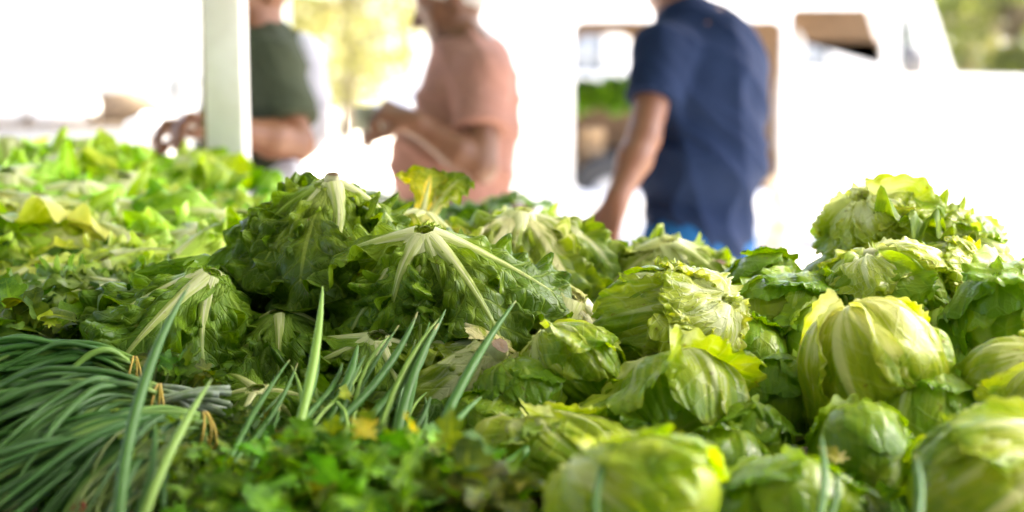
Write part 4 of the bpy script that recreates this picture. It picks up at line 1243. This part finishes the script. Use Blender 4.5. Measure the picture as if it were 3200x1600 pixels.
    for q in (-1, 1):
        V = [(.011 * math.sin(t) * math.cos(f), .011 * math.sin(t) * math.sin(f), .011 * math.cos(t)) for t in np.linspace(0.01, 3.13, 7) for f in np.linspace(0, 6.283, 9)]
        ey = link('eye', mesh_raw('eye', np.array(V) + p(.076, q * .033, .012) - base, grid_faces(9, 7)), plain_mat('eye', (.10, .07, .05), .2), root)
    return root


def joints(**kw):
    return {k: np.array(v, float) for k, v in kw.items()}


def ground(p, dx=0, dy=0, z=0.0): return np.array([p[0] + dx, p[1] + dy, z])


# man in pink, seen from the side facing left
d = 3.75
pel = at(1432, 700, 3.78); pel[2] = min(pel[2], .93)
J = joints(head=at(1412, 10, 3.76), neck=at(1450, 178, 3.78), chest=at(1468, 330, 3.78), belly=at(1428, 520, 3.78), pelvis=pel,
           shl=at(1512, 235, 3.62), shr=at(1440, 235, 3.95), ell=at(1500, 520, 3.53), wrl=at(1300, 388, 3.50), elr=at(1360, 520, 4.02), wrr=at(1262, 400, 3.80),
           knl=ground(pel, -.02, -.10, .48), knr=ground(pel, -.02, .10, .48), anl=ground(pel, .02, -.11, .085), anr=ground(pel, .02, .11, .085))
person('man in a faded pink t-shirt standing side on, head bent over his raised hands', J, (-.93, -.05, -.36), (.12, .052, .024), (.31, .165, .135), (.12, .12, .15), (.42, .40, .38), .62, 1,
       belly=.035, hem=.80, hair='bald', hands={'l': (at(1215, 352, 3.5) - at(1300, 388, 3.5), (-.1, .5, -.8), 1.0, -1), 'r': ((-1, -.3, .2), (0, -.3, -1), 1.0, 1)}, chest_r=(.125, .160, .22), fold_dirs=[((.8, .1, .55), 34), ((.3, .2, 1), 22)])
# what he holds
hp = at(1150, 372, 3.55)
bag = empty('banknotes', hp, 'pale folded banknotes held in the hand of the man in pink', 'banknotes')
for i in range(3):
    sx = np.linspace(-.035, .035, 6); sy = np.linspace(-.03, .03, 5)
    X, Y = np.meshgrid(sx, sy)
    Z = .012 * np.cos(X * 40 + i) + i * .004
    link('note', mesh_raw('note', np.stack([X, Z, Y], -1).reshape(-1, 3), grid_faces(6, 5)), plain_mat('note_paper', (.42, .46, .38), .7), bag)

# man in navy, seen from behind
pel = at(2185, 745, 3.78); pel[2] = .90
J = joints(head=at(2112, -118, 3.78), neck=at(2146, 72, 3.77), chest=at(2222, 290, 3.77), belly=at(2210, 510, 3.77), pelvis=pel,
           shl=at(2068, 165, 3.64), shr=at(2300, 190, 3.88), ell=at(2012, 430, 3.55), wrl=at(1930, 620, 3.48), elr=at(2335, 430, 3.98), wrr=at(2280, 600, 4.1),
           knl=ground(pel, -.10, -.02, .48), knr=ground(pel, .06, .08, .48), anl=ground(pel, -.08, -.02, .085), anr=ground(pel, .14, .06, .085))
person('man in a navy blue t-shirt seen from behind, his left arm hanging down', J, (-.8, .6, -.1), (.14, .058, .027), (.009, .018, .050), (.012, .08, .22), (.03, .025, .02), .58, 2,
       belly=.03, hem=.80, hands={'l': (at(1895, 720, 3.46) - at(1930, 620, 3.48), (.5, .6, 0), .5, 1)}, neck_r=.068, chest_r=(.125, .175, .23), fold_dirs=[((.75, .1, .5), 30), ((1, .1, .15), 18), ((.5, .2, .9), 26)], loose=.024)

# man in dark green behind the pole
pel = at(800, 640, 3.48); pel[2] = .90
J = joints(head=at(790, -28, 3.44), neck=at(836, 150, 3.47), chest=at(784, 290, 3.47), belly=at(776, 450, 3.46), pelvis=pel,
           shl=at(852, 205, 3.36), shr=at(745, 205, 3.62), ell=at(925, 450, 3.30), wrl=at(705, 402, 3.16), elr=at(715, 420, 3.60), wrr=at(632, 395, 3.22),
           knl=ground(pel, 0, -.1, .48), knr=ground(pel, -.02, .1, .48), anl=ground(pel, .02, -.1, .085), anr=ground(pel, 0, .12, .085))
person('man in a dark olive t-shirt half hidden by the white pole, forearm across waist', J, (-.8, -.55, -.25), (.17, .070, .030), (.055, .066, .042), (.035, .032, .028), (.02, .02, .02), .75, 3,
       belly=.01, hem=.84, hands={'l': (at(590, 372, 3.12) - at(705, 402, 3.16), (0, -.2, -1), .9, -1), 'r': ((-1, -.5, 0), (0, -.3, -1), .9, 1)}, chest_r=(.095, .125, .20), neck_r=.06)
# pack on his back and bag beside him
def blob(name, ells, lab, cat, mat, vox=.008, seed=0, amp=.006):
    c = np.mean([e[0] for e in ells], 0); base = np.array(c)
    s = SDF(np.min([e[0] - np.array(e[1]) for e in ells], 0) - .05, np.max([e[0] + np.array(e[1]) for e in ells], 0) + .05, vox)
    fo = folds(seed, [((.4, .2, 1), 40), ((1, .2, .3), 30)], amp)
    for e in ells: s.ell(e[0], e[1], .03, None, fo)
    o = link(name, s.mesh(name, base), mat); o.location = Vector(base)
    return tag(o, lab, cat)
blob('backpack', [(at(952, 250, 3.78), (.065, .07, .13)), (at(962, 360, 3.78), (.06, .07, .12))], 'pale grey soft backpack behind the shoulder of the man in green', 'backpack', plain_mat('pale_canvas', (.55, .56, .66), .8), seed=4)
blob('plastic_bag', [(at(900, 580, 3.30), (.055, .06, .07)), (at(890, 650, 3.30), (.075, .07, .09))], 'white plastic bag below the elbow of the man in green', 'bag', plain_mat('white_plastic', (.74, .73, .80), .35, trans=.3), seed=5, amp=.01)
blob('plastic_bag', [(at(455, 405, 4.3), (.07, .06, .05)), (at(560, 300, 4.2), (.045, .05, .075))], 'white plastic bag left of the hands of the man in green', 'bag', plain_mat('white_plastic_film', (.74, .75, .78), .35, trans=.3), seed=6, amp=.01)

# ------------------------------------------------------------------ van with an open side door
VD = 10.5
def vx(px, d=VD): return (px - 1600) / FPX * d
def vz(py, d=VD): return float(at(1600, py, d)[2])
VY = float(at(1600, 300, VD)[1])
van = empty('van', (vx(2400), VY, 0), 'old white van parked side on with its cargo door open', 'van')
vo = np.array(van.location)


def rrect(x0, x1, z0, z1, r=.05, n=4):
    P = []
    for cx, cz, a0 in ((x1 - r, z1 - r, 0), (x0 + r, z1 - r, 90), (x0 + r, z0 + r, 180), (x1 - r, z0 + r, 270)):
        for i in range(n + 1):
            a = R_(a0 + 90 * i / n); P.append((cx + r * math.cos(a), cz + r * math.sin(a)))
    return P


def panel(name, outline, holes, y, th, mat, parent, o0):
    """flat sheet with real thickness and openings, standing in the xz plane"""
    cu = bpy.data.curves.new(name, 'CURVE'); cu.dimensions = '2D'; cu.fill_mode = 'BOTH'; cu.extrude = th / 2
    for pl in [outline] + holes:
        sp_ = cu.splines.new('POLY'); sp_.points.add(len(pl) - 1)
        for q, (a, b) in zip(sp_.points, pl): q.co = (a, b, 0, 1)
        sp_.use_cyclic_u = True
    tmp = bpy.data.objects.new('tmp', cu); COL.objects.link(tmp)
    dg = bpy.context.evaluated_depsgraph_get()
    me = bpy.data.meshes.new_from_object(tmp.evaluated_get(dg)); me.name = name
    bpy.data.objects.remove(tmp); bpy.data.curves.remove(cu)
    me.transform(Matrix.Translation((-o0[0], y - o0[1], -o0[2])) @ Matrix.Rotation(R_(90), 4, 'X'))
    me.materials.clear()
    return link(name, me, mat, parent)


xr, xf = vx(1600), vx(3900)
dx0, dx1 = vx(1790), vx(2440)
zb_, zt = .03, 2.08
out = [(xr, zb_), (xf - .2, zb_), (xf, .55), (xf, 1.0), (xf - .25, vz(268)), (vx(2975), vz(232)), (vx(2905), 1.72), (vx(2840), zt), (xr + .1, zt), (xr, zt - .15)]
arch_c = (vx(3560), .36)
arch = [(arch_c[0] + .42 * math.cos(a), max(zb_ + .02, arch_c[1] + .42 * math.sin(a))) for a in np.linspace(0.0, math.pi, 16)]
win = rrect(vx(2462), vx(2752), vz(212), vz(28), .05)
qwin = [(vx(2800), vz(212)), (vx(2868), vz(212)), (vx(2835), vz(60)), (vx(2800), vz(30))]
door = rrect(dx0, dx1, vz(600), vz(66), .08)
panel('body_side', out, [door, win, qwin, arch], VY, .05, M['van_paint'], van, vo)
fw = rrect(vx(1795, 12), vx(1980, 12), vz(285, 12.2), vz(108, 12.2), .12, 6)
win2 = rrect(vx(2462, 12.2), vx(2752, 12.2), vz(218, 12.2), vz(130, 12.2), .05)
panel('far_side', [(xr, zb_), (xf - .2, zb_), (xf, 1.06), (xf - .25, vz(255)), (vx(2975), vz(232)), (vx(2840), zt), (xr + .1, zt), (xr, zt - .15)], [fw, win2], VY + 1.7, .05, M['van_paint'], van, vo)
panel('cargo_lining', [(xr + .06, zb_ + .12), (vx(2960), zb_ + .12), (vx(2940), 1.3), (vx(2835), zt - .05), (xr + .1, zt - .05)], [fw, win2], VY + 1.64, .03, M['van_inside'], van, vo)
def vb(name, mat, *b): 
    V = [(x0 - vo[0], x1 - vo[0], y0 - vo[1], y1 - vo[1], z0, z1) for (x0, x1, y0, y1, z0, z1) in b]
    return link(name, boxes_mesh(name, V), mat, van)
vb('roof', M['van_paint'], (xr + .12, vx(2840), VY - .02, VY + 1.72, zt, zt + .05))
vb('roof_lining', M['van_inside'], (xr + .12, vx(2840), VY + .04, VY + 1.6, zt - .16, zt - .12))
vb('floor', M['van_dark'], (xr + .05, xf - .3, VY + .04, VY + 1.6, zb_ + .02, zb_ + .1))
vb('rear_panel', M['van_paint'], (xr - .03, xr - .001, VY, VY + 1.7, zb_, zt - .16))
vb('hood', M['van_paint'], (vx(2985), xf - .28, VY + .04, VY + 1.64, vz(255) - .02, vz(255) + .02))
vb('bumper', M['van_paint'], (xf + .001, xf + .12, VY - .02, VY + 1.7, .42, .6))
vb('partition', M['van_inside'], (vx(2395), vx(2440), VY + .06, VY + 1.6, zb_ + .1, vz(560)))
vb('door_pillar', M['van_paint'], (vx(2442), vx(2458), VY - .05, VY - .027, .45, zt - .1))
vb('sliding_door', M['van_paint'], (xr - .9 + .95, dx0 - .02, VY - .075, VY - .035, .42, zt - .12))
vb('door_sill', M['van_paint'], (dx0, dx1, VY - .12, VY + .03, vz(640), vz(606)))
# screen, seat, glass, wheel
wsV = np.array([(vx(2975), VY + .05, vz(236)), (vx(2975), VY + 1.62, vz(236)), (vx(2850), VY + 1.62, zt - .03), (vx(2850), VY + .05, zt - .03)]) - vo
link('windscreen', mesh_raw('windscreen', wsV, np.array([(0, 1, 2, 3)]), smooth=False), M['glass'], van)
vb('quarter_glass', M['glass'], (vx(2798), vx(2870), VY - .004, VY + .004, vz(214), vz(28)))
s = SDF((vx(2440), VY + .1, .5), (vx(2700), VY + .75, 1.8), .02)
s.ell((vx(2515), VY + .42, vz(150)), (.07, .13, .15), .02); s.ell((vx(2500), VY + .42, vz(345)), (.10, .24, .36), .06); s.cap((vx(2520), VY + .42, vz(460)), (vx(2620), VY + .42, vz(470)), .13, .12, .08)
link('seat', s.mesh('seat', vo), M['seat'], van)
for wx in (arch_c[0], xr + .75):
    for yy_ in (VY + .02, VY + 1.5):
        t_ = np.linspace(0, 6.2832, 29)
        prof = [(.17, .0), (.30, -.01), (.335, .03), (.335, .15), (.30, .19), (.17, .18)]
        G = np.array([[(r_ * math.cos(a) + wx - vo[0], y_ + yy_ - vo[1], r_ * math.sin(a) + .338) for a in t_] for r_, y_ in prof])
        wo = link('wheel', mesh_raw('wheel', G.reshape(-1, 3), grid_faces(29, 6)), M['tyre'], van)
        prof = [(.0, .03), (.06, .02), (.08, .05), (.15, .03), (.172, .005)]
        G = np.array([[(r_ * math.cos(a) + wx - vo[0], y_ + yy_ - vo[1], r_ * math.sin(a) + .338) for a in t_] for r_, y_ in prof])
        link('rim', mesh_raw('rim', G.reshape(-1, 3), grid_faces(29, 5)), M['rim'], wo)
seam = plain_mat('seam_rubber', (.05, .05, .05), .7)
vb('door_seam', seam, (vx(2447), vx(2449.5), VY - .030, VY - .0255, .3, 1.27))
vb('door_seam', seam, (vx(2768), vx(2770.5), VY - .030, VY - .0255, .3, 1.27))
vb('door_handle', seam, (vx(2490), vx(2550), VY - .06, VY - .0255, 1.08, 1.12))
vb('side_moulding', plain_mat('grey_moulding', (.25, .25, .26), .6), (vx(2460), vx(3400), VY - .04, VY - .0255, .62, .68))
vb('side_mirror', plain_mat('mirror_housing', (.10, .10, .11), .5), (vx(2800), vx(2850), VY - .30, VY - .14, vz(235), vz(140)))
vb('mirror_arm', seam, (vx(2820), vx(2830), VY - .139, VY - .026, vz(232), vz(222)))
vb('headlight', plain_mat('lamp_lens', (.75, .72, .5), .2), (xf + .001, xf + .03, VY + .15, VY + .4, .75, .95))

blob('sack', [((vx(2425, 6.5), 6.4, .30), (.10, .12, .30)), ((vx(2428, 6.5), 6.4, .62), (.07, .08, .2))], 'grey cloth sack with a brown top standing right behind the navy shirted man', 'sack', plain_mat('sack_cloth', (.42, .42, .42), .85, .2, 9, col2=(.25, .18, .12)), seed=8)
# cargo: crates and greens inside the van
def crate(x0, x1, y0, y1, z0, h, label):
    r = empty('crate', ((x0 + x1) / 2, (y0 + y1) / 2, z0), label, 'crate', 'crates in the van')
    ox, oy = (x0 + x1) / 2, (y0 + y1) / 2
    def sl(*b): link('slat', boxes_mesh('slat', [(b[0] - ox, b[1] - ox, b[2] - oy, b[3] - oy, b[4] - z0, b[5] - z0)]), M['crate'], r)
    n = max(2, int(h / .12))
    for i in range(n):
        a = z0 + .015 + i * h / n; b = a + h / n - .025
        sl(x0, x1, y0, y0 + .012, a, b); sl(x0, x1, y1 - .012, y1, a, b); sl(x0, x0 + .012, y0 + .014, y1 - .014, a, b); sl(x1 - .012, x1, y0 + .014, y1 - .014, a, b)
    sl(x0 + .014, x1 - .014, y0 + .014, y1 - .014, z0, z0 + .012)
    for cx in (x0 + .03, x1 - .03):
        for cy in (y0 + .03, y1 - .03): sl(cx - .015, cx + .015, cy - .015, cy + .015, z0 + .013, z0 + h)
    return r
zf = zb_ + .101
crate(vx(1800, 11), vx(1885, 11), VY + .3, VY + .7, zf, vz(395, 11) - zf, 'tall pale wooden crate under the greens in the van')
crate(vx(1905, 11), vx(2010, 11), VY + .35, VY + .75, zf, vz(500, 11) - zf, 'low wooden crate in the van beside the tall one')
rng = np.random.default_rng(31)
leafy_head((vx(1850, 11), VY + .5, vz(335, 11)), (.1, -.2, 1), 'left bunch of greens on the crates inside the van', 901, name='leafy_greens', cat='greens', group='greens in the van', n=40, L=.34, W=.09, p_out=(.75, -.3), p_in=(1.3, .2), mat='endive', tint=(.9, 1.1, .6), nu=7, nv=12, ribs=False, ruf=.03, cut=False)
leafy_head((vx(1950, 11), VY + .55, vz(330, 11)), (-.1, -.2, 1), 'right bunch of greens on the crates inside the van', 902, name='leafy_greens', cat='greens', group='greens in the van', n=40, L=.34, W=.09, p_out=(.75, -.3), p_in=(1.3, .2), mat='endive', tint=(.9, 1.1, .6), nu=7, nv=12, ribs=False, ruf=.03, cut=False)

# ------------------------------------------------------------------ far things: trees, cars, a white house, another stall
M['bark'] = wood_mat('bark', (.10, .08, .05), (.2, .16, .1), 3)
def tree_leaf_mat(name, a, b_):
    nb = NB(name)
    n = nb.noise(nb.obj(), 2.0, 4.0, .6)
    c = nb.mix(nb.smooth(n, .35, .65), a, b_)
    s1 = nb.pbr(c, .5)
    tr = nb.n('ShaderNodeBsdfTranslucent'); nb.l(c, tr.inputs['Color'])
    mx = nb.n('ShaderNodeMixShader'); mx.inputs[0].default_value = .4
    nb.l(s1, mx.inputs[1]); nb.l(tr.outputs[0], mx.inputs[2])
    return nb.done(mx.outputs[0])
TL = [tree_leaf_mat('tree_leaf', (.08, .11, .02), (.17, .19, .04)), tree_leaf_mat('tree_leaf_sunlit', (.24, .24, .07), (.38, .36, .12))]  # second leaf colour is lightened to imitate sunlit, overexposed foliage


def tree(x, y, h, rad, label, seed, mat, n=3200, low=.35, size=.11, name='tree'):
    rng = np.random.default_rng(seed)
    r = empty(name, (x, y, 0), label, 'tree', 'trees beyond the market')
    s = np.linspace(0, 1, 10)[:, None]
    link('trunk', tube_mesh('trunk', s * np.array([rng.uniform(-.2, .2), 0, h * .7]) + np.sin(s * 4) * .06, np.linspace(.16, .06, 10), 8), M['bark'], r)
    cl = []
    for i in range(16):
        q = rng.normal(size=3); q /= np.linalg.norm(q)
        c = np.array([0, 0, h * (low + (1 - low) * .5)]) + q * np.array([rad, rad, h * (1 - low) * .5]) * rng.uniform(.45, .95)
        cl.append((c, rad * rng.uniform(.28, .5)))
        P = np.array([0, 0, h * .45]) * (1 - s) + c * s + np.sin(s * 3.1) * .1
        link('branch', tube_mesh('branch', P, np.linspace(.06, .015, 10), 5), M['bark'], r)
    ci = rng.integers(0, 16, n)
    C = np.array([cl[i][0] for i in ci]); Rr = np.array([cl[i][1] for i in ci])
    q = rng.normal(size=(n, 3)); q /= np.linalg.norm(q, axis=1)[:, None]
    C = C + q * (Rr * rng.uniform(.3, 1, n) ** .5)[:, None]
    a = rng.normal(size=(n, 3)); a /= np.linalg.norm(a, axis=1)[:, None]
    b = np.cross(a, rng.normal(size=(n, 3))); b /= np.linalg.norm(b, axis=1)[:, None]
    sz = size * rng.uniform(.6, 1.4, n)[:, None]
    V = np.stack([C - a * sz, C + b * sz * .45, C + a * sz, C - b * sz * .45], 1).reshape(-1, 3)
    link('crown', mesh_raw('crown', V, np.arange(n * 4).reshape(n, 4), smooth=False), mat, r)
    return r


tree((3160 - 1600) / FPX * 17, 17, 3.6, 1.5, 'green leafy tree right of the van windscreen', 1, TL[0], 5200, .05)
tree((3010 - 1600) / FPX * 21, 21, 4.6, 1.5, 'tree seen through the van windscreen', 2, TL[0], 3600, .2)
tree((3330 - 1600) / FPX * 19, 19.5, 5.4, 2.0, 'tallest tree at the right edge beyond the van', 3, TL[1], 4200, .25)
tree((1080 - 1600) / FPX * 26, 26, 5.2, 1.9, 'pale yellow sunlit tree between the green and the pink shirt', 4, TL[1], 4200, .0)
tree((960 - 1600) / FPX * 30, 30, 6.0, 1.3, 'thin pale tree right above the grey backpack', 5, TL[1], 2400, .2)
tree((590 - 1600) / FPX * 16, 16, 5.5, 1.0, 'slim tree with a bare trunk just left of the white pole', 6, TL[1], 1600, .55)
tree((180 - 1600) / FPX * 34, 34, 5.4, 2.0, 'washed out tree at the far left', 7, TL[1], 2400, .3)
tree((380 - 1600) / FPX * 38, 38, 6.4, 2.2, 'washed out tree left of the pole far away', 8, TL[1], 2400, .3)

# white house behind
house = empty('house', (-2, 46, 0), 'long white plastered house far behind the market', 'house')
hw = plain_mat('white_plaster', (.80, .79, .76), .8, .06, 1, .2)
holes = [rrect(-20 + i * 3.6, -18.6 + i * 3.6, 1.0, 2.5, .02, 1) for i in range(12)]
panel('wall', [(-22, 0), (24, 0), (24, 5.2), (-22, 5.2)], holes, 46, .3, hw, house, np.array(house.location))
for i in range(12):
    hx = -20 + i * 3.6
    wn = link('window', boxes_mesh('window', [(hx + 2, hx + 2.06, .02, .1, 1.0, 2.5), (hx + 3.34, hx + 3.4, .02, .1, 1.0, 2.5), (hx + 2.06, hx + 3.34, .02, .1, 2.44, 2.5), (hx + 2.06, hx + 3.34, .02, .1, 1.0, 1.06)]), M['white_paint'], house)
    link('pane', boxes_mesh('pane', [(hx + 2.06, hx + 3.34, .05, .06, 1.06, 2.44)]), plain_mat('pane_dark', (.30, .33, .36), .1), wn)
link('back_wall', boxes_mesh('back_wall', [(-20, 26, 6, 6.2, 0, 5.2)]), hw, house)
link('roof', boxes_mesh('roof', [(-20.4, 26.4, -.6, 6.6, 5.2, 5.5)]), plain_mat('pale_roof', (.6, .55, .5), .8), house)


def car(px, d, label, paint, seed, flip=1):
    x = (px - 1600) / FPX * d
    r = empty('car', (x, d, 0), label, 'car', 'cars parked far on the left')
    body = [(-2.1, .3), (2.05, .3), (2.15, .55), (2.0, .82), (1.1, .92), (.55, 1.38), (-.9, 1.42), (-1.6, .98), (-2.1, .88)]
    body = [(a * flip, b) for a, b in body]
    wins = [[(.95 * flip, .95), (.48 * flip, 1.30), (-.08 * flip, 1.33), (-.08 * flip, .95)], [(-.18 * flip, .95), (-.18 * flip, 1.33), (-.85 * flip, 1.35), (-1.35 * flip, .98)]]
    arch_ = lambda c: [(c + .34 * math.cos(a), max(.31, .33 + .34 * math.sin(a))) for a in np.linspace(0, math.pi, 12)]
    for y in (-.85, .85): panel('body_side', [(a, b) for a, b in body], wins + [arch_(1.3), arch_(-1.3)], y, .05, paint, r, np.zeros(3))
    bt = np.array(body)
    V = np.array([(a, y, b) for y in (-.82, .82) for a, b in body]); n = len(body)
    F = np.array([(i, (i + 1) % n, (i + 1) % n + n, i + n) for i in range(n)])
    link('shell', mesh_raw('shell', V, F, smooth=False), paint, r)
    for sx_ in (-1.3, 1.3):
        for y in (-.84, .66):
            t_ = np.linspace(0, 6.2832, 21)
            G = np.array([[(q * math.cos(a) + sx_, y + yy_, q * math.sin(a) + .302) for a in t_] for q, yy_ in [(0, .02), (.18, .0), (.30, .0), (.30, .18)]])
            link('wheel', mesh_raw('wheel', G.reshape(-1, 3), grid_faces(21, 4)), M['tyre'], r)
    return r


silver = plain_mat('silver_paint', (.70, .71, .72), .3, .05, 3, .03)
car(130, 15, 'silver car parked at the far left behind the lettuces', silver, 1)
car(430, 19, 'pale blue car parked beside the pole far away', plain_mat('pale_blue_paint', (.60, .66, .72), .3, .05, 3, .03), 2, -1)

# covered stall table and a green umbrella in the sun behind
tb = empty('cloth_covered_table', at(1120, 480, 6.2) * np.array([1, 1, 0]), 'table under a white cloth in the sun between the green and the pink shirt', 'table')
nx_, ny_ = 40, 14
a = np.linspace(0, 6.2832, 61)
rect = np.stack([np.sign(np.cos(a)) * np.abs(np.cos(a)) ** .35 * .62, np.sign(np.sin(a)) * np.abs(np.sin(a)) ** .35 * .4], -1)
lev = [(.0, .86), (.6, .86), (.97, .86), (1.0, .845), (1.02, .7), (1.05, .45), (1.08, .12)]
G = np.array([[(rect[i, 0] * f * (1 + (.86 - z) * .05 * math.sin(i * 1.6)), rect[i, 1] * f * (1 + (.86 - z) * .05 * math.sin(i * 1.6)), z) for i in range(61)] for f, z in lev])
link('cloth', mesh_raw('cloth', G.reshape(-1, 3), grid_faces(61, 7)), plain_mat('white_tablecloth', (.8, .8, .77), .8, .05), tb)
link('leg', boxes_mesh('leg', [(-.5, -.45, -.3, -.25, 0, .84)]), M['wood'], tb)
link('leg', boxes_mesh('leg', [(.45, .5, -.3, -.25, 0, .84)]), M['wood'], tb)
link('leg', boxes_mesh('leg', [(-.5, -.45, .25, .3, 0, .84)]), M['wood'], tb)
link('leg', boxes_mesh('leg', [(.45, .5, .25, .3, 0, .84)]), M['wood'], tb)

ux = (905 - 1600) / FPX * 12
um = empty('market_umbrella', (ux, 12, 0), 'pale green market umbrella whose edge shows above the man in green', 'umbrella')
link('pole', tube_mesh('pole', [(0, 0, z) for z in np.linspace(0, 2.55, 4)], .022, 8), M['white_paint'], um)
G = np.array([[(r_ * math.cos(t), r_ * math.sin(t), z_ - .03 * abs(math.sin(t * 4)) * r_) for t in np.linspace(0, 6.2832, 33)] for r_, z_ in [(.02, 2.6), (.35, 2.45), (.62, 2.18), (.64, 1.95)]])
link('canopy', mesh_raw('canopy', G.reshape(-1, 3), grid_faces(33, 4)), plain_mat('green_canvas', (.25, .50, .38), .8, .1, trans=.35), um)
for i in range(8):
    t = i * math.pi / 4
    link('rib', tube_mesh('rib', [(.02 * math.cos(t), .02 * math.sin(t), 2.57), (.60 * math.cos(t), .60 * math.sin(t), 2.17)], .008, 5), M['white_paint'], um)

st2 = empty('market_stall', ((150 - 1600) / FPX * 13, 13, 0), 'white roofed stall with boxes in its shade at the far left', 'stall')
for x_, y_ in ((-1.3, -.8), (1.3, -.8), (-1.3, 1.0), (1.3, 1.0)): link('post', boxes_mesh('post', [(x_ - .03, x_ + .03, y_ - .03, y_ + .03, 0, 2.3)]), M['white_paint'], st2)
xx, yy = np.meshgrid(np.linspace(-1.6, 1.6, 13), np.linspace(-1.1, 1.3, 9))
link('roof_cloth', mesh_raw('roof_cloth', np.stack([xx, yy, 2.32 + .35 * (1 - np.abs(yy - .1) / 1.2)], -1).reshape(-1, 3), grid_faces(13, 9)), plain_mat('stall_canvas', (.75, .75, .74), .8, .1, trans=.4), st2)
link('tabletop', boxes_mesh('tabletop', [(-1.25, 1.25, -.7, .3, .78, .82)]), M['wood'], st2)
xx, zz = np.meshgrid(np.linspace(-1.5, 1.5, 25), np.linspace(.05, 2.25, 6))
link('rear_cloth', mesh_raw('rear_cloth', np.stack([xx, 1.06 + .04 * np.sin(xx * 6), zz], -1).reshape(-1, 3), grid_faces(25, 6)), plain_mat('rear_canvas', (.42, .44, .46), .8, .1, trans=.1), st2)
for q in range(4): link('box', boxes_mesh('box', [(-1.1 + q * .58, -.65 + q * .58, -.55, .05, .821, 1.02 + .08 * (q % 2))]), [M['crate'], silver, M['white_paint'], M['wood']][q], st2)
# crate with a blue card among the far left lettuces
cr_p = at(462, 512, 2.86)
link_c = empty('crate', (cr_p[0], 2.80, 1.045), 'wooden crate with a pale blue card showing between the rear left lettuces', 'crate')
for (b, m, nm) in (((-.09, .09, -.01, .004, 0, .05), M['crate'], 'slat'), ((-.09, .09, -.01, .004, .06, .105), M['crate'], 'slat'), ((-.09, .09, .12, .135, 0, .105), M['crate'], 'slat'),
                   ((-.09, -.075, .004, .12, 0, .105), M['crate'], 'slat'), ((.075, .09, .004, .12, 0, .105), M['crate'], 'slat'), ((-.025, .02, -.016, -.0105, .03, .09), plain_mat('blue_card', (.35, .6, .72), .5), 'card')):
    link(nm, boxes_mesh(nm, [b]), m, link_c)
